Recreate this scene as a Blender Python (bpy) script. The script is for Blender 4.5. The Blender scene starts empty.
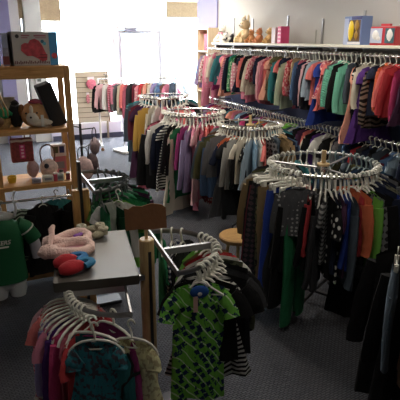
import bpy, math, random
from mathutils import Vector, Matrix
R = math.radians
PI = math.pi
rnd = random.Random(11)
scene = bpy.context.scene
COL = scene.collection

# ------------------------------------------------------------------ materials
def nt(name):
    m = bpy.data.materials.new(name); m.use_nodes = True
    n = m.node_tree; n.nodes.clear()
    out = n.nodes.new('ShaderNodeOutputMaterial'); b = n.nodes.new('ShaderNodeBsdfPrincipled')
    n.links.new(b.outputs[0], out.inputs[0])
    return m, n, b, out
def rgba(c): return (c[0], c[1], c[2], 1)
def lin(c):
    return tuple((v/12.92 if v <= .04045 else ((v+.055)/1.055)**2.4) for v in c)
def hexc(h): return lin(tuple(int(h[i:i+2], 16)/255 for i in (0, 2, 4)))
MC = {}
def mat(name, col, rough=.6, metal=0, bump=0, bscale=60, var=0, emit=None):
    if name in MC: return MC[name]
    m, n, b, o = nt(name)
    c = hexc(col) if isinstance(col, str) else col
    b.inputs['Base Color'].default_value = rgba(c); b.inputs['Roughness'].default_value = rough; b.inputs['Metallic'].default_value = metal
    tc = n.nodes.new('ShaderNodeTexCoord')
    if bump or var:
        nz = n.nodes.new('ShaderNodeTexNoise'); nz.inputs['Scale'].default_value = bscale; nz.inputs['Detail'].default_value = 4
        n.links.new(tc.outputs['Object'], nz.inputs['Vector'])
        if bump:
            bp = n.nodes.new('ShaderNodeBump'); bp.inputs['Strength'].default_value = bump; bp.inputs['Distance'].default_value = .01
            n.links.new(nz.outputs[0], bp.inputs['Height']); n.links.new(bp.outputs[0], b.inputs['Normal'])
        if var:
            rp = n.nodes.new('ShaderNodeValToRGB')
            rp.color_ramp.elements[0].position = .3; rp.color_ramp.elements[1].position = .7
            rp.color_ramp.elements[0].color = rgba([v*(1-var) for v in c]); rp.color_ramp.elements[1].color = rgba([min(1, v*(1+var)) for v in c])
            n.links.new(nz.outputs[0], rp.inputs[0]); n.links.new(rp.outputs[0], b.inputs['Base Color'])
    if emit:
        b.inputs['Emission Color'].default_value = rgba(emit[0]); b.inputs['Emission Strength'].default_value = emit[1]
    MC[name] = m
    return m

# colour words -> (base colour, second colour, pattern)
CW = {
 'white': ('d8d6d0',), 'cream': ('cdc3ab',), 'pale grey': ('a9a9a6',), 'grey': ('6d6e72',), 'charcoal': ('35363a',), 'black': ('131316',),
 'navy': ('1d2640',), 'royal blue': ('1f3f9e',), 'denim blue': ('4b6a92',), 'pale denim': ('9db4c6',), 'sky blue': ('7fa9c9',), 'teal': ('1f7f86',),
 'mint green': ('6cc7a8',), 'sage green': ('9fae90',), 'emerald': ('107a4a',), 'dark green': ('0e4a30',), 'lime green': ('6fc02c',), 'olive': ('5d5a34',),
 'mustard': ('c79a25',), 'yellow': ('d8c640',), 'orange': ('d9642e',), 'coral': ('e8706a',), 'peach': ('eda085',), 'red': ('c32a33',), 'maroon': ('6e1f33',),
 'hot pink': ('d8337a',), 'pink': ('dd7f9a',), 'pale pink': ('e6b0b8',), 'magenta': ('a52c78',), 'purple': ('5d2f8a',), 'plum': ('4a2647',), 'lilac': ('9a8ab8',),
 'brown': ('6b4a33',), 'tan': ('a98a60',), 'khaki': ('8a7148',), 'rose': ('b5546a',), 'ivory': ('dcd2bd',), 'slate': ('4a5866',),
 'pink striped': ('e3a0b0', 'c03a5a', 'stripe'), 'navy striped': ('26304c', 'c8c8cc', 'stripe'), 'black striped': ('151518', 'cfcfca', 'stripe'),
 'grey striped': ('8b8c8c', '3a3b3e', 'stripe'), 'red striped': ('bb3038', 'd8cfc6', 'stripe'), 'pink dotted': ('e59aa8', 'f2e6e2', 'dots'),
 'black dotted': ('17171c', 'd8d8d4', 'dots'), 'pink floral': ('c8506a', 'e8b8b0', 'floral'), 'red floral': ('c03548', 'e6a8a0', 'floral'),
 'teal floral': ('1f8494', '4a4a58', 'floral'), 'white floral': ('d4cdbf', 'b5566c', 'floral'), 'green floral': ('2f8f5a', '9fd0a0', 'floral'),
 'zebra print': ('8a7668', '1c1614', 'zebra'), 'camouflage': ('55583e', '23261c', 'floral'), 'green zebra': ('1d2620', '93a08c', 'zebra'),
 'blue plaid': ('39557c', 'a8b2bb', 'plaid'), 'grey plaid': ('77787a', '2c2d30', 'plaid'), 'red plaid': ('9c2c30', '23202a', 'plaid'),
 'yellow floral': ('eee8ac', 'c4b480', 'floral'), 'green patterned': ('6ac422', '1b3358', 'icons'), 'mixed fleece': ('8b8a70', '4a4a3a', 'fleece'),
 'red dotted': ('c2303c', 'f0dcd6', 'dots'), 'pastel patterned': ('d3bcc6', '8aa0c0', 'floral'), 'mint quilted': ('66c8a8', '5dbc9c', 'quilt'),
 'dark plaid': ('23262c', '4d3a44', 'plaid'), 'blue dotted': ('24407c', 'b8c4d8', 'dots'), 'studded grey': ('505257', 'a8a8aa', 'dots'),
}
def mute(c, k=.16, g=.92):
    l = .3*c[0]+.6*c[1]+.1*c[2]
    return tuple((v+(l-v)*k)*g for v in c)
def fabric(w):
    key = 'fabric ' + w
    if key in MC: return MC[key]
    spec = CW[w]; c1 = mute(hexc(spec[0]))
    m, n, b, o = nt(key)
    b.inputs['Roughness'].default_value = .88
    b.inputs['Specular IOR Level'].default_value = .25
    tc = n.nodes.new('ShaderNodeTexCoord')
    nz = n.nodes.new('ShaderNodeTexNoise'); nz.inputs['Scale'].default_value = 260; nz.inputs['Detail'].default_value = 2
    n.links.new(tc.outputs['Object'], nz.inputs['Vector'])
    n2 = n.nodes.new('ShaderNodeTexNoise'); n2.inputs['Scale'].default_value = 22; n2.inputs['Detail'].default_value = 3; n2.inputs['Distortion'].default_value = .8
    mp0 = n.nodes.new('ShaderNodeMapping'); mp0.inputs['Scale'].default_value = (1, 1, .35)
    n.links.new(tc.outputs['Object'], mp0.inputs['Vector']); n.links.new(mp0.outputs[0], n2.inputs['Vector'])
    ad = n.nodes.new('ShaderNodeMath'); ad.operation = 'MULTIPLY_ADD'; ad.inputs[1].default_value = .06
    n.links.new(nz.outputs[0], ad.inputs[0]); n.links.new(n2.outputs[0], ad.inputs[2])
    bp = n.nodes.new('ShaderNodeBump'); bp.inputs['Strength'].default_value = .7; bp.inputs['Distance'].default_value = .02
    n.links.new(ad.outputs[0], bp.inputs['Height']); n.links.new(bp.outputs[0], b.inputs['Normal'])
    if len(spec) == 1:
        mix = n.nodes.new('ShaderNodeMix'); mix.data_type = 'RGBA'
        mix.inputs[6].default_value = rgba([v*.8 for v in c1]); mix.inputs[7].default_value = rgba([min(1, v*1.15) for v in c1])
        n.links.new(nz.outputs[0], mix.inputs[0]); n.links.new(mix.outputs[2], b.inputs['Base Color'])
    else:
        c2 = mute(hexc(spec[1])); pat = spec[2]
        mix = n.nodes.new('ShaderNodeMix'); mix.data_type = 'RGBA'
        mix.inputs[6].default_value = rgba(c1); mix.inputs[7].default_value = rgba(c2)
        rp = n.nodes.new('ShaderNodeValToRGB'); e = rp.color_ramp.elements
        def W(direction, scale, dist=0):
            w_ = n.nodes.new('ShaderNodeTexWave'); w_.bands_direction = direction; w_.inputs['Scale'].default_value = scale; w_.inputs['Distortion'].default_value = dist
            w_.inputs['Detail'].default_value = 1
            n.links.new(tc.outputs['Object'], w_.inputs['Vector']); return w_
        if pat == 'stripe':
            w_ = W('Z', 12); n.links.new(w_.outputs['Fac'], rp.inputs[0]); e[0].position = .5; e[1].position = .56
        elif pat == 'zebra':
            w_ = W('Z', 9, 6); n.links.new(w_.outputs['Fac'], rp.inputs[0]); e[0].position = .45; e[1].position = .55
        elif pat == 'dots':
            v = n.nodes.new('ShaderNodeTexVoronoi'); v.inputs['Scale'].default_value = 26; v.inputs['Randomness'].default_value = .3
            n.links.new(tc.outputs['Object'], v.inputs['Vector']); n.links.new(v.outputs['Distance'], rp.inputs[0])
            e[0].position = .26; e[0].color = (1, 1, 1, 1); e[1].position = .31; e[1].color = (0, 0, 0, 1)
        elif pat == 'floral':
            v = n.nodes.new('ShaderNodeTexNoise'); v.inputs['Scale'].default_value = 38; v.inputs['Detail'].default_value = 2
            n.links.new(tc.outputs['Object'], v.inputs['Vector']); n.links.new(v.outputs[0], rp.inputs[0]); e[0].position = .5; e[1].position = .56
        elif pat == 'fleece':
            v = n.nodes.new('ShaderNodeTexNoise'); v.inputs['Scale'].default_value = 90; v.inputs['Detail'].default_value = 4
            n.links.new(tc.outputs['Object'], v.inputs['Vector']); n.links.new(v.outputs[0], rp.inputs[0]); e[0].position = .4; e[1].position = .65
        elif pat == 'quilt':
            w1 = W('DIAGONAL', 22); n.links.new(w1.outputs['Fac'], rp.inputs[0]); e[0].position = .0; e[1].position = .9
            w2 = n.nodes.new('ShaderNodeBump'); w2.inputs['Strength'].default_value = .4; w2.inputs['Distance'].default_value = .02
            n.links.new(w1.outputs['Fac'], w2.inputs['Height']); n.links.new(bp.outputs[0], w2.inputs['Normal']); n.links.new(w2.outputs[0], b.inputs['Normal'])
        elif pat == 'icons':
            v = n.nodes.new('ShaderNodeTexVoronoi'); v.inputs['Scale'].default_value = 27; v.inputs['Randomness'].default_value = .6; v.distance = 'CHEBYCHEV'
            mp1 = n.nodes.new('ShaderNodeMapping'); mp1.inputs['Rotation'].default_value = (0, .5, 0); n.links.new(tc.outputs['Object'], mp1.inputs[0]); n.links.new(mp1.outputs[0], v.inputs['Vector'])
            q = n.nodes.new('ShaderNodeTexNoise'); q.inputs['Scale'].default_value = 120; n.links.new(tc.outputs['Object'], q.inputs['Vector'])
            m3 = n.nodes.new('ShaderNodeMath'); m3.operation = 'MULTIPLY_ADD'; m3.inputs[1].default_value = .5; n.links.new(q.outputs[0], m3.inputs[0]); n.links.new(v.outputs['Distance'], m3.inputs[2])
            n.links.new(m3.outputs[0], rp.inputs[0]); e[0].position = .57; e[0].color = (1, 1, 1, 1); e[1].position = .6; e[1].color = (0, 0, 0, 1)
            w9 = W('DIAGONAL', 9, 3); r9 = n.nodes.new('ShaderNodeValToRGB'); r9.color_ramp.elements[0].position = .95; r9.color_ramp.elements[1].position = .98
            n.links.new(w9.outputs['Fac'], r9.inputs[0])
            mw = n.nodes.new('ShaderNodeMix'); mw.data_type = 'RGBA'; mw.inputs[6].default_value = rgba(c1); mw.inputs[7].default_value = (.62, .75, .5, 1)
            n.links.new(r9.outputs[0], mw.inputs[0]); n.links.new(mw.outputs[2], mix.inputs[6])
        elif pat in ('plaid', 'check'):
            w1 = W('Z', 9); w2 = W('X', 9)
            mm = n.nodes.new('ShaderNodeMath'); mm.operation = 'ADD' if pat == 'plaid' else 'MULTIPLY'
            n.links.new(w1.outputs['Fac'], mm.inputs[0]); n.links.new(w2.outputs['Fac'], mm.inputs[1])
            if pat == 'check':
                q = n.nodes.new('ShaderNodeTexNoise'); q.inputs['Scale'].default_value = 55; n.links.new(tc.outputs['Object'], q.inputs['Vector'])
                m3 = n.nodes.new('ShaderNodeMath'); m3.operation = 'MULTIPLY'; n.links.new(mm.outputs[0], m3.inputs[0]); n.links.new(q.outputs[0], m3.inputs[1])
                n.links.new(m3.outputs[0], rp.inputs[0]); e[0].position = .16; e[1].position = .2
            else:
                hf = n.nodes.new('ShaderNodeMath'); hf.operation = 'MULTIPLY'; hf.inputs[1].default_value = .5
                n.links.new(mm.outputs[0], hf.inputs[0]); n.links.new(hf.outputs[0], rp.inputs[0]); e[0].position = .5; e[1].position = .6
        n.links.new(rp.outputs[0], mix.inputs[0]); n.links.new(mix.outputs[2], b.inputs['Base Color'])
    MC[key] = m
    return m

# ------------------------------------------------------------------ mesh helpers
class MB:
    def __init__(s): s.v = []; s.f = []
    def add(s, vs, fs, M=None):
        k = len(s.v)
        s.v += [tuple(M @ Vector(p)) if M else tuple(p) for p in vs]
        s.f += [tuple(i+k for i in f) for f in fs]
        return s
    def box(s, x0, x1, y0, y1, z0, z1, M=None):
        vs = [(x, y, z) for z in (z0, z1) for (x, y) in ((x0, y0), (x1, y0), (x1, y1), (x0, y1))]
        return s.add(vs, [(3, 2, 1, 0), (4, 5, 6, 7), (0, 1, 5, 4), (1, 2, 6, 5), (2, 3, 7, 6), (3, 0, 4, 7)], M)
    def tube(s, pts, r, n=8, closed=False, M=None, rb=None, up=None):
        pts = [Vector(p) for p in pts]; N = len(pts); vs = []; fs = []
        prev = None
        for i, p in enumerate(pts):
            if closed: t = pts[(i+1) % N]-pts[i-1]
            else: t = pts[min(i+1, N-1)]-pts[max(i-1, 0)]
            t = t.normalized() if t.length > 1e-9 else Vector((0, 0, 1))
            a = Vector(up) if up else (prev if prev is not None else (Vector((0, 0, 1)) if abs(t.z) < .9 else Vector((1, 0, 0))))
            a = a-t*a.dot(t)
            if a.length < 1e-6: a = t.orthogonal()
            a.normalize(); prev = a; bb = t.cross(a)
            ra = r[i] if isinstance(r, (list, tuple)) else r
            rbb = (rb[i] if isinstance(rb, (list, tuple)) else rb) if rb is not None else ra
            for j in range(n):
                q = 2*PI*j/n
                vs.append(p+a*(math.cos(q)*ra)+bb*(math.sin(q)*rbb))
        M_ = N if closed else N-1
        for i in range(M_):
            for j in range(n):
                k = ((i+1) % N)*n
                fs.append((i*n+j, i*n+(j+1) % n, k+(j+1) % n, k+j))
        if not closed:
            fs.append(tuple(range(n))[::-1]); fs.append(tuple((N-1)*n+j for j in range(n)))
        return s.add(vs, fs, M)
    def lathe(s, prof, n=20, M=None):
        vs = []; fs = []
        for (r, z) in prof:
            for j in range(n): vs.append((r*math.cos(2*PI*j/n), r*math.sin(2*PI*j/n), z))
        for i in range(len(prof)-1):
            for j in range(n): fs.append((i*n+j, i*n+(j+1) % n, (i+1)*n+(j+1) % n, (i+1)*n+j))
        fs.append(tuple(range(n))[::-1]); fs.append(tuple((len(prof)-1)*n+j for j in range(n)))
        return s.add(vs, fs, M)
    def blob(s, c, r, n=12, m=8, M=None, e=(1, 1, 1), lump=0, seed=0):
        q = random.Random(seed); ph = [q.uniform(0, 6) for _ in range(4)]
        vs = []; fs = []
        if not isinstance(r, (list, tuple)): r = (r*e[0], r*e[1], r*e[2])
        for i in range(m+1):
            t = PI*i/m
            for j in range(n):
                a = 2*PI*j/n
                k = 1+lump*math.sin(3*a+ph[0]+2*t)*math.sin(2*t+ph[1])+lump*.6*math.sin(5*a+ph[2])*math.sin(4*t+ph[3])
                vs.append((c[0]+r[0]*k*math.sin(t)*math.cos(a), c[1]+r[1]*k*math.sin(t)*math.sin(a), c[2]+r[2]*k*math.cos(t)))
        for i in range(m):
            for j in range(n): fs.append((i*n+j, (i+1)*n+j, (i+1)*n+(j+1) % n, i*n+(j+1) % n))
        return s.add(vs, fs, M)
    def mesh(s, name, smooth=True):
        me = bpy.data.meshes.new(name); me.from_pydata(s.v, [], s.f); me.update()
        import bmesh
        b = bmesh.new(); b.from_mesh(me); bmesh.ops.remove_doubles(b, verts=b.verts, dist=1e-5)
        bmesh.ops.recalc_face_normals(b, faces=b.faces); b.to_mesh(me); b.free()
        if smooth:
            me.shade_smooth()
            try: me.set_sharp_from_angle(angle=R(40))
            except Exception: pass
        me.materials.append(None)
        return me
def link(name, me, m, parent=None, bevel=0):
    o = bpy.data.objects.new(name, me); COL.objects.link(o)
    if len(me.materials) == 0: me.materials.append(None)
    o.material_slots[0].link = 'OBJECT'; o.material_slots[0].material = m
    if parent: o.parent = parent
    if bevel:
        bv = o.modifiers.new('bevel', 'BEVEL'); bv.width = bevel; bv.segments = 2; bv.limit_method = 'ANGLE'
    return o
def part(name, mb, m, parent=None, bevel=0, smooth=True): return link(name, mb.mesh(name, smooth), m, parent, bevel)
def empty(name, loc=(0, 0, 0), rz=0, label=None, cat=None, group=None):
    o = bpy.data.objects.new(name, None); COL.objects.link(o); o.empty_display_size = .05
    o.location = loc; o.rotation_euler = (0, 0, rz)
    if label: tag(o, label, cat, group)
    return o
def tag(o, label, cat, group=None):
    o['label'] = label; o['category'] = cat
    if group: o['group'] = group
    return o
def struct(name, mb, m, bevel=0):
    o = part(name, mb, m, bevel=bevel, smooth=False); o['kind'] = 'structure'; return o
def B(*a): return MB().box(*a)

WHITE = mat('white plastic', 'e2e0d6', .35)
DHANG = mat('dark grey hanger plastic', '4a4f52', .3)
CLEARH = mat('smoky hanger plastic', '9fb0b2', .2)
CHROME = mat('chrome', (.62, .62, .62), .22, 1)
STEEL = mat('brushed steel', (.33, .33, .34), .42, 1, bump=.05, bscale=30)
DSTEEL = mat('dark steel', (.06, .06, .065), .5, .8)
PINE = None

# wood
def wood(name, c1, c2, sc=(1, 1, 12)):
    m, n, b, o = nt(name)
    tc = n.nodes.new('ShaderNodeTexCoord'); mp = n.nodes.new('ShaderNodeMapping'); mp.inputs['Scale'].default_value = sc
    w = n.nodes.new('ShaderNodeTexNoise'); w.inputs['Scale'].default_value = 5; w.inputs['Detail'].default_value = 5; w.inputs['Distortion'].default_value = 1.2
    rp = n.nodes.new('ShaderNodeValToRGB'); rp.color_ramp.elements[0].position = .35; rp.color_ramp.elements[1].position = .65
    rp.color_ramp.elements[0].color = rgba(hexc(c1)); rp.color_ramp.elements[1].color = rgba(hexc(c2))
    n.links.new(tc.outputs['Object'], mp.inputs[0]); n.links.new(mp.outputs[0], w.inputs['Vector']); n.links.new(w.outputs[0], rp.inputs[0]); n.links.new(rp.outputs[0], b.inputs['Base Color'])
    b.inputs['Roughness'].default_value = .5
    return m
PINE = wood('pine wood', 'ab7a44', 'cc9c62', (.8, 12, 12))
PINEV = wood('pine wood upright', 'ab7a44', 'cc9c62', (12, 12, .8))
PALEWOOD = wood('pale dowel wood', 'b39464', 'cdb283', (10, 10, 1))
BEECH = wood('pale laminate', 'cdb596', 'dcc8ac', (8, 8, 1))

# ------------------------------------------------------------------ garments
def body_mesh(kind, seed):
    q = random.Random(hash((kind, 7))*0+seed*13+sum(map(ord, kind)))
    P = dict(L=.42, ws=.145, wa=.14, wh=.155, neck=.05, scoop=.03, d=.022, rip=.006)
    if kind == 'dress': P.update(L=.58, ws=.115, wa=.12, wh=.235, rip=.016, scoop=.05)
    elif kind == 'frock': P.update(L=.46, ws=.11, wa=.115, wh=.21, rip=.015, scoop=.05)
    elif kind == 'jacket': P.update(L=.43, ws=.155, wa=.155, wh=.16, d=.042, neck=.045, scoop=.02, rip=.005)
    elif kind == 'coat': P.update(L=.72, ws=.16, wa=.155, wh=.2, d=.045, neck=.045, scoop=.02, rip=.009)
    elif kind == 'hoodie': P.update(L=.43, ws=.155, wa=.15, wh=.15, d=.035, neck=.05, scoop=.015)
    elif kind == 'vest': P.update(L=.4, ws=.12, wa=.14, wh=.145, d=.03, neck=.05, scoop=.06)
    elif kind == 'sleeper': P.update(L=.62, ws=.14, wa=.14, wh=.14, d=.026)
    elif kind == 'gown': P.update(L=.8, ws=.12, wa=.125, wh=.27, rip=.02, scoop=.05)
    if kind == 'pyjama': P.update(L=.62, ws=.135, wa=.135, wh=.15, neck=.055, scoop=.045, rip=.008)
    L, ws, wa, wh, neck, scoop, d, rip = [P[k] for k in ('L', 'ws', 'wa', 'wh', 'neck', 'scoop', 'd', 'rip')]
    n = 28; rows = 12; vs = []; fs = []
    ph = q.uniform(0, 6); kk = q.uniform(38, 60); sk = q.uniform(-.012, .012)
    for i in range(rows+1):
        v = i/rows
        h = v**.85
        if v < .72: w = wh+(wa-wh)*(v/.72)**.8
        else: w = wa+(ws-wa)*((v-.72)/.28)
        for j in range(n):
            a = 2*PI*j/n
            cx = math.cos(a); sy = math.sin(a)
            x = w*math.copysign(abs(cx)**.7, cx)
            ax = abs(x)
            zt = -.078-.30*max(0, ax-neck)
            front = sy < 0
            if ax < neck: zt -= (scoop if front else .006)*(1-(ax/neck)**2)
            z0 = -L-.08+q.uniform(-.001, .001)+.01*math.sin(x*14+ph)
            z = z0+(zt-z0)*h
            dd = d*(.75+.25*(1-v))*(1-max(0, (v-.6)/.4)**2*.75)+.009*max(0, (v-.6)/.4)
            y = dd*math.copysign(abs(sy)**.75, sy)*(1-.25*(ax/w)**2)
            y += rip*(1-v*.8)*math.sin(kk*x+ph+2*v)+rip*.6*(1-v)*math.sin(kk*1.9*x+ph*2)
            vs.append((x+sk*(1-v), y, z))
    for i in range(rows):
        for j in range(n): fs.append((i*n+j, i*n+(j+1) % n, (i+1)*n+(j+1) % n, (i+1)*n+j))
    mb = MB().add(vs, fs)
    if kind in ('hoodie', 'coat'):
        mb.blob((0, .035, -.115), (.085, .035, .055), 14, 8, lump=.08, seed=seed)
    if kind == 'jacket':
        pts = [(.055*math.cos(t), .025*math.sin(t)-.004, -.082+.012*math.sin(t)) for t in [2*PI*k/12 for k in range(12)]]
        mb.tube(pts, .012, 6, closed=True)
    if kind == 'sleeper':
        for sx in (-1, 1):
            mb.tube([(sx*.07, 0, -.66), (sx*.075, 0, -.78), (sx*.08, -.005, -.86)], [.065, .05, .045], 10, rb=[.025, .022, .02], up=(1, 0, 0))
    return mb.mesh('garment_'+kind), ws
def sleeve_mesh(kind, sx, seed, ws):
    q = random.Random(seed*7+3+sx)
    zs = -.078-.30*(ws-.05)
    ln = {'tee': .12, 'top': .34, 'jacket': .36, 'coat': .42, 'hoodie': .36, 'dress': .08, 'frock': .07, 'vest': 0, 'gown': .1, 'sleeper': .3, 'pyjama': .12}[kind]
    if ln == 0: return None
    fat = {'jacket': 1.25, 'coat': 1.25, 'hoodie': 1.15}.get(kind, 1)
    out = .55 if ln < .2 else .16+q.uniform(-.04, .08)
    N = 7; pts = []; ra = []; rb = []
    for i in range(N+1):
        t = i/N
        pts.append((sx*(ws-.028+ln*t*out+.014*math.sin(t*PI)), -.012*fat-.02*t*q.uniform(.6, 1.2), zs-.042-ln*t*(1-.25*out)))
        ra.append((.050-.02*t if ln > .2 else .05-.006*t)*fat*(1+q.uniform(-.08, .08)*(t > 0)))
        rb.append((.020-.004*t)*fat)
    return MB().tube(pts, ra, 10, rb=rb, up=(sx, 0, .25)).mesh('sleeve_'+kind)
def trousers_mesh(seed, L=.66):
    q = random.Random(seed); vs = []; mb = MB()
    n = 24; rows = 4
    for i in range(rows+1):
        v = i/rows; w = .125+.012*v
        for j in range(n):
            a = 2*PI*j/n; x = w*math.copysign(abs(math.cos(a))**.7, math.cos(a)); y = (.02+.012*v)*math.sin(a)+.004*math.sin(60*x+seed)
            vs.append((x, y, -.1-.18*v))
    fs = [(i*n+j, i*n+(j+1) % n, (i+1)*n+(j+1) % n, (i+1)*n+j) for i in range(rows) for j in range(n)]
    mb.add(vs, fs)
    for sx in (-1, 1):
        pts = []; ra = []; rb = []
        for k in range(8):
            t = k/7; pts.append((sx*(.066+.012*t), .006*math.sin(4*t+seed), -.26-(L-.17)*t)); ra.append(.072-.014*t+q.uniform(-.002, .002)); rb.append(.03-.008*t)
        mb.tube(pts, ra, 12, rb=rb, up=(1, 0, 0))
    return mb.mesh('garment_trousers')
def skirt_mesh(seed):
    vs = []; n = 36; rows = 6
    for i in range(rows+1):
        v = i/rows; w = .11+.085*v
        for j in range(n):
            a = 2*PI*j/n; x = w*math.cos(a); y = (.02+.022*v)*math.sin(a)+.014*v*math.sin(75*x+seed)
            vs.append((x, y, -.1-.3*v))
    return MB().add(vs, [(i*n+j, i*n+(j+1) % n, (i+1)*n+(j+1) % n, (i+1)*n+j) for i in range(rows) for j in range(n)]).mesh('garment_skirt')
def hanger_mesh(clip=False, hw=.15, r=.0042, tall=0, drop=.02, proud=False):
    mb = MB(); rr = .019
    hook = [(rr*math.cos(t), 0, rr*math.sin(t)) for t in [R(-60+k*26) for k in range(10)]][::1]
    hook = [(-p[0]*-1, 0, p[2]) for p in hook]
    hook = hook[::-1]     # ends at the right lower side
    pts = [(-p[0], p[1], p[2]) for p in hook]
    pts = pts+[(-.004, 0, -.032), (0, 0, -.045-tall), (0, 0, -.066-tall)]
    mb.tube(pts, r, 6)
    if clip:
        mb.tube([(-hw*.72, 0, -.07), (-hw*.3, 0, -.066), (hw*.3, 0, -.066), (hw*.72, 0, -.07)], r*1.1, 6)
        for sx in (-1, 1): mb.box(sx*.085-.009, sx*.085+.009, -.013, .013, -.112, -.062)
    else:
        for sx in (-1, 1):
            if proud: mb.tube([(0, 0, -.063), (sx*.03, 0, -.066), (sx*.07, 0, -.072), (sx*.105, 0, -.086), (sx*.135, 0, -.112), (sx*.145, 0, -.135)], [.006, .0065, .0065, .006, .0055, .005], 6, rb=.0075, up=(0, 0, 1))
            else: mb.tube([(0, 0, -.066), (sx*.025, 0, -.074), (sx*.045, 0, -.082-drop*.6), (sx*.08, 0, -.09-drop), (sx*hw, 0, -.104-drop)], [r, r, r*.9, r*.9, r*.9], 6)
        mb.tube([(-hw, 0, -.104-drop), (-hw*.5, 0, -.11-drop), (hw*.5, 0, -.11-drop), (hw, 0, -.104-drop)], r*.7, 5)
    return mb.mesh('hanger')
HANG = {0: hanger_mesh(False, .11), 1: hanger_mesh(True), 2: hanger_mesh(False, .11, .0062), 3: hanger_mesh(True, .15, .0062), 4: hanger_mesh(False, .13, .006, drop=.0, proud=True), 5: hanger_mesh(True, .15, .006)}
TPL = {}
def template(kind, seed):
    k = (kind, seed)
    if k in TPL: return TPL[k]
    if kind == 'trousers': t = [('leg_pair', trousers_mesh(seed))]
    elif kind == 'skirt': t = [('pleats', skirt_mesh(seed))]
    else:
        bm_, ws = body_mesh(kind, seed); t = [('bodice', bm_)]
        for sx in (-1, 1):
            sm = sleeve_mesh(kind, sx, seed, ws)
            if sm: t.append(('sleeve', sm))
    TPL[k] = t
    return t
KN = {'tee': ('hanging_shirt', 't-shirt', 'shirt'), 'top': ('hanging_shirt', 'long-sleeved top', 'shirt'), 'dress': ('hanging_dress', 'dress', 'dress'),
      'frock': ('hanging_dress', 'short dress', 'dress'), 'jacket': ('hanging_jacket', 'jacket', 'jacket'), 'coat': ('hanging_coat', 'coat', 'coat'),
      'hoodie': ('hanging_hoodie', 'hooded top', 'hoodie'), 'vest': ('hanging_vest', 'sleeveless top', 'vest'), 'trousers': ('hanging_trousers', 'trousers', 'trousers'),
      'skirt': ('hanging_skirt', 'skirt', 'skirt'), 'gown': ('hanging_dress', 'long dress', 'dress'), 'sleeper': ('hanging_sleepsuit', 'sleepsuit', 'sleepsuit'), 'pyjama': ('hanging_sleepsuit', 'sleepsuit', 'sleepsuit')}
def hang(kind, colour, loc, rz, label, group=None, s=1, sz=None, big=False, hm=None, tilt=0, sleeve_col=None):
    nm, _, cat = KN[kind]
    root = empty(nm, loc, rz, label, cat, group)
    root.rotation_euler = (0, tilt, rz)
    root.scale = (s, s, sz or s)
    seed = rnd.randrange(3)
    for pn, me in template(kind, seed):
        link(pn, me, fabric(sleeve_col if (sleeve_col and pn == 'sleeve') else colour), root)
    clip = kind in ('trousers', 'skirt')
    h = link('hanger', HANG[(1 if clip else 0)+int(big)*2], hm or WHITE, root)
    h.scale = (1, 1, 1)
    return root
USED = set()
def fill_row(seq, place, group, posfn, closed=False, **kw):
    """seq: list of (colour, kind[, options]); posfn(i) -> (loc, rz)"""
    N = len(seq); outl = []
    for i, it in enumerate(seq):
        c, k = it[0], it[1]; opt = dict(kw); opt.update(it[2] if len(it) > 2 else {})
        a = seq[i-1][0] if (i > 0 or closed) else None
        b = seq[(i+1) % N][0] if (i < N-1 or closed) else None
        kl = KN[k][1]
        if a and b: lab = f"{c} {kl} {place}, between {a} and {b} ones"
        elif b: lab = f"{c} {kl} {place}, end one beside the {b} one"
        else: lab = f"{c} {kl} {place}, end one beside the {a} one"
        lab = opt.pop('label', lab)
        if lab in USED: print('DUPLABEL', lab)
        if len(lab.split()) > 16: print('LONG', lab)
        USED.add(lab)
        if opt.pop('skip', False): continue
        loc, rz = posfn(i)
        ou = opt.pop('out', 0); loc = (loc[0]+ou*math.cos(rz), loc[1]+ou*math.sin(rz), loc[2])
        sc = opt.pop('s', 1)*rnd.uniform(.88, 1.12); opt.setdefault('sz', sc*rnd.uniform(.85, 1.2))
        dz = opt.pop('dz', 0)
        yj = opt.pop('yaw', 0)
        outl.append(hang(k, c, loc, rz+yj+rnd.choice((1, 1, -1))*rnd.uniform(-.38, .1), lab, group, s=sc, tilt=rnd.uniform(-.07, .07), **opt))
    return outl
def S(txt):
    """'colour words/kind; ...' -> list"""
    r = []
    for t in txt.replace('\n', ' ').split(';'):
        t = t.strip()
        if not t: continue
        c, k = t.rsplit('/', 1); r.append((c.strip(), k.strip()))
    return r
def uniq(n, colours, kinds, seed):
    """n garments whose (colour, neighbours) triples never repeat"""
    q = random.Random(seed)
    for _ in range(3000):
        s = []
        for i in range(n):
            c = q.choice(colours)
            while s and (c == s[-1][0] or (len(s) > 1 and c == s[-2][0])): c = q.choice(colours)
            s.append((c, q.choice(kinds)))
        keys = {(s[i-1][0], s[i][0], s[(i+1) % n][0]) for i in range(n)}
        if len(keys) == n and s[0][0] != s[-1][0]: return s
    raise RuntimeError('uniq')

# ================================================================== ROOM
CARPET, cn, cb, co = nt('ribbed grey carpet')
tc = cn.nodes.new('ShaderNodeTexCoord'); mp = cn.nodes.new('ShaderNodeMapping'); mp.inputs['Rotation'].default_value = (0, 0, R(-8))
cn.links.new(tc.outputs['Object'], mp.inputs[0])
br = cn.nodes.new('ShaderNodeTexBrick'); br.inputs['Scale'].default_value = 14; br.inputs['Mortar Size'].default_value = .045; br.inputs['Mortar Smooth'].default_value = .6
br.inputs['Brick Width'].default_value = .5; br.inputs['Row Height'].default_value = .22
br.inputs['Color1'].default_value = rgba(hexc('62646e')); br.inputs['Color2'].default_value = rgba(hexc('6f717a')); br.inputs['Mortar'].default_value = rgba(hexc('34363e'))
nz = cn.nodes.new('ShaderNodeTexNoise'); nz.inputs['Scale'].default_value = 180; nz.inputs['Detail'].default_value = 3
mx = cn.nodes.new('ShaderNodeMix'); mx.data_type = 'RGBA'; mx.blend_type = 'MULTIPLY'; mx.inputs[0].default_value = .5
cn.links.new(mp.outputs[0], br.inputs['Vector']); cn.links.new(mp.outputs[0], nz.inputs['Vector'])
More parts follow.
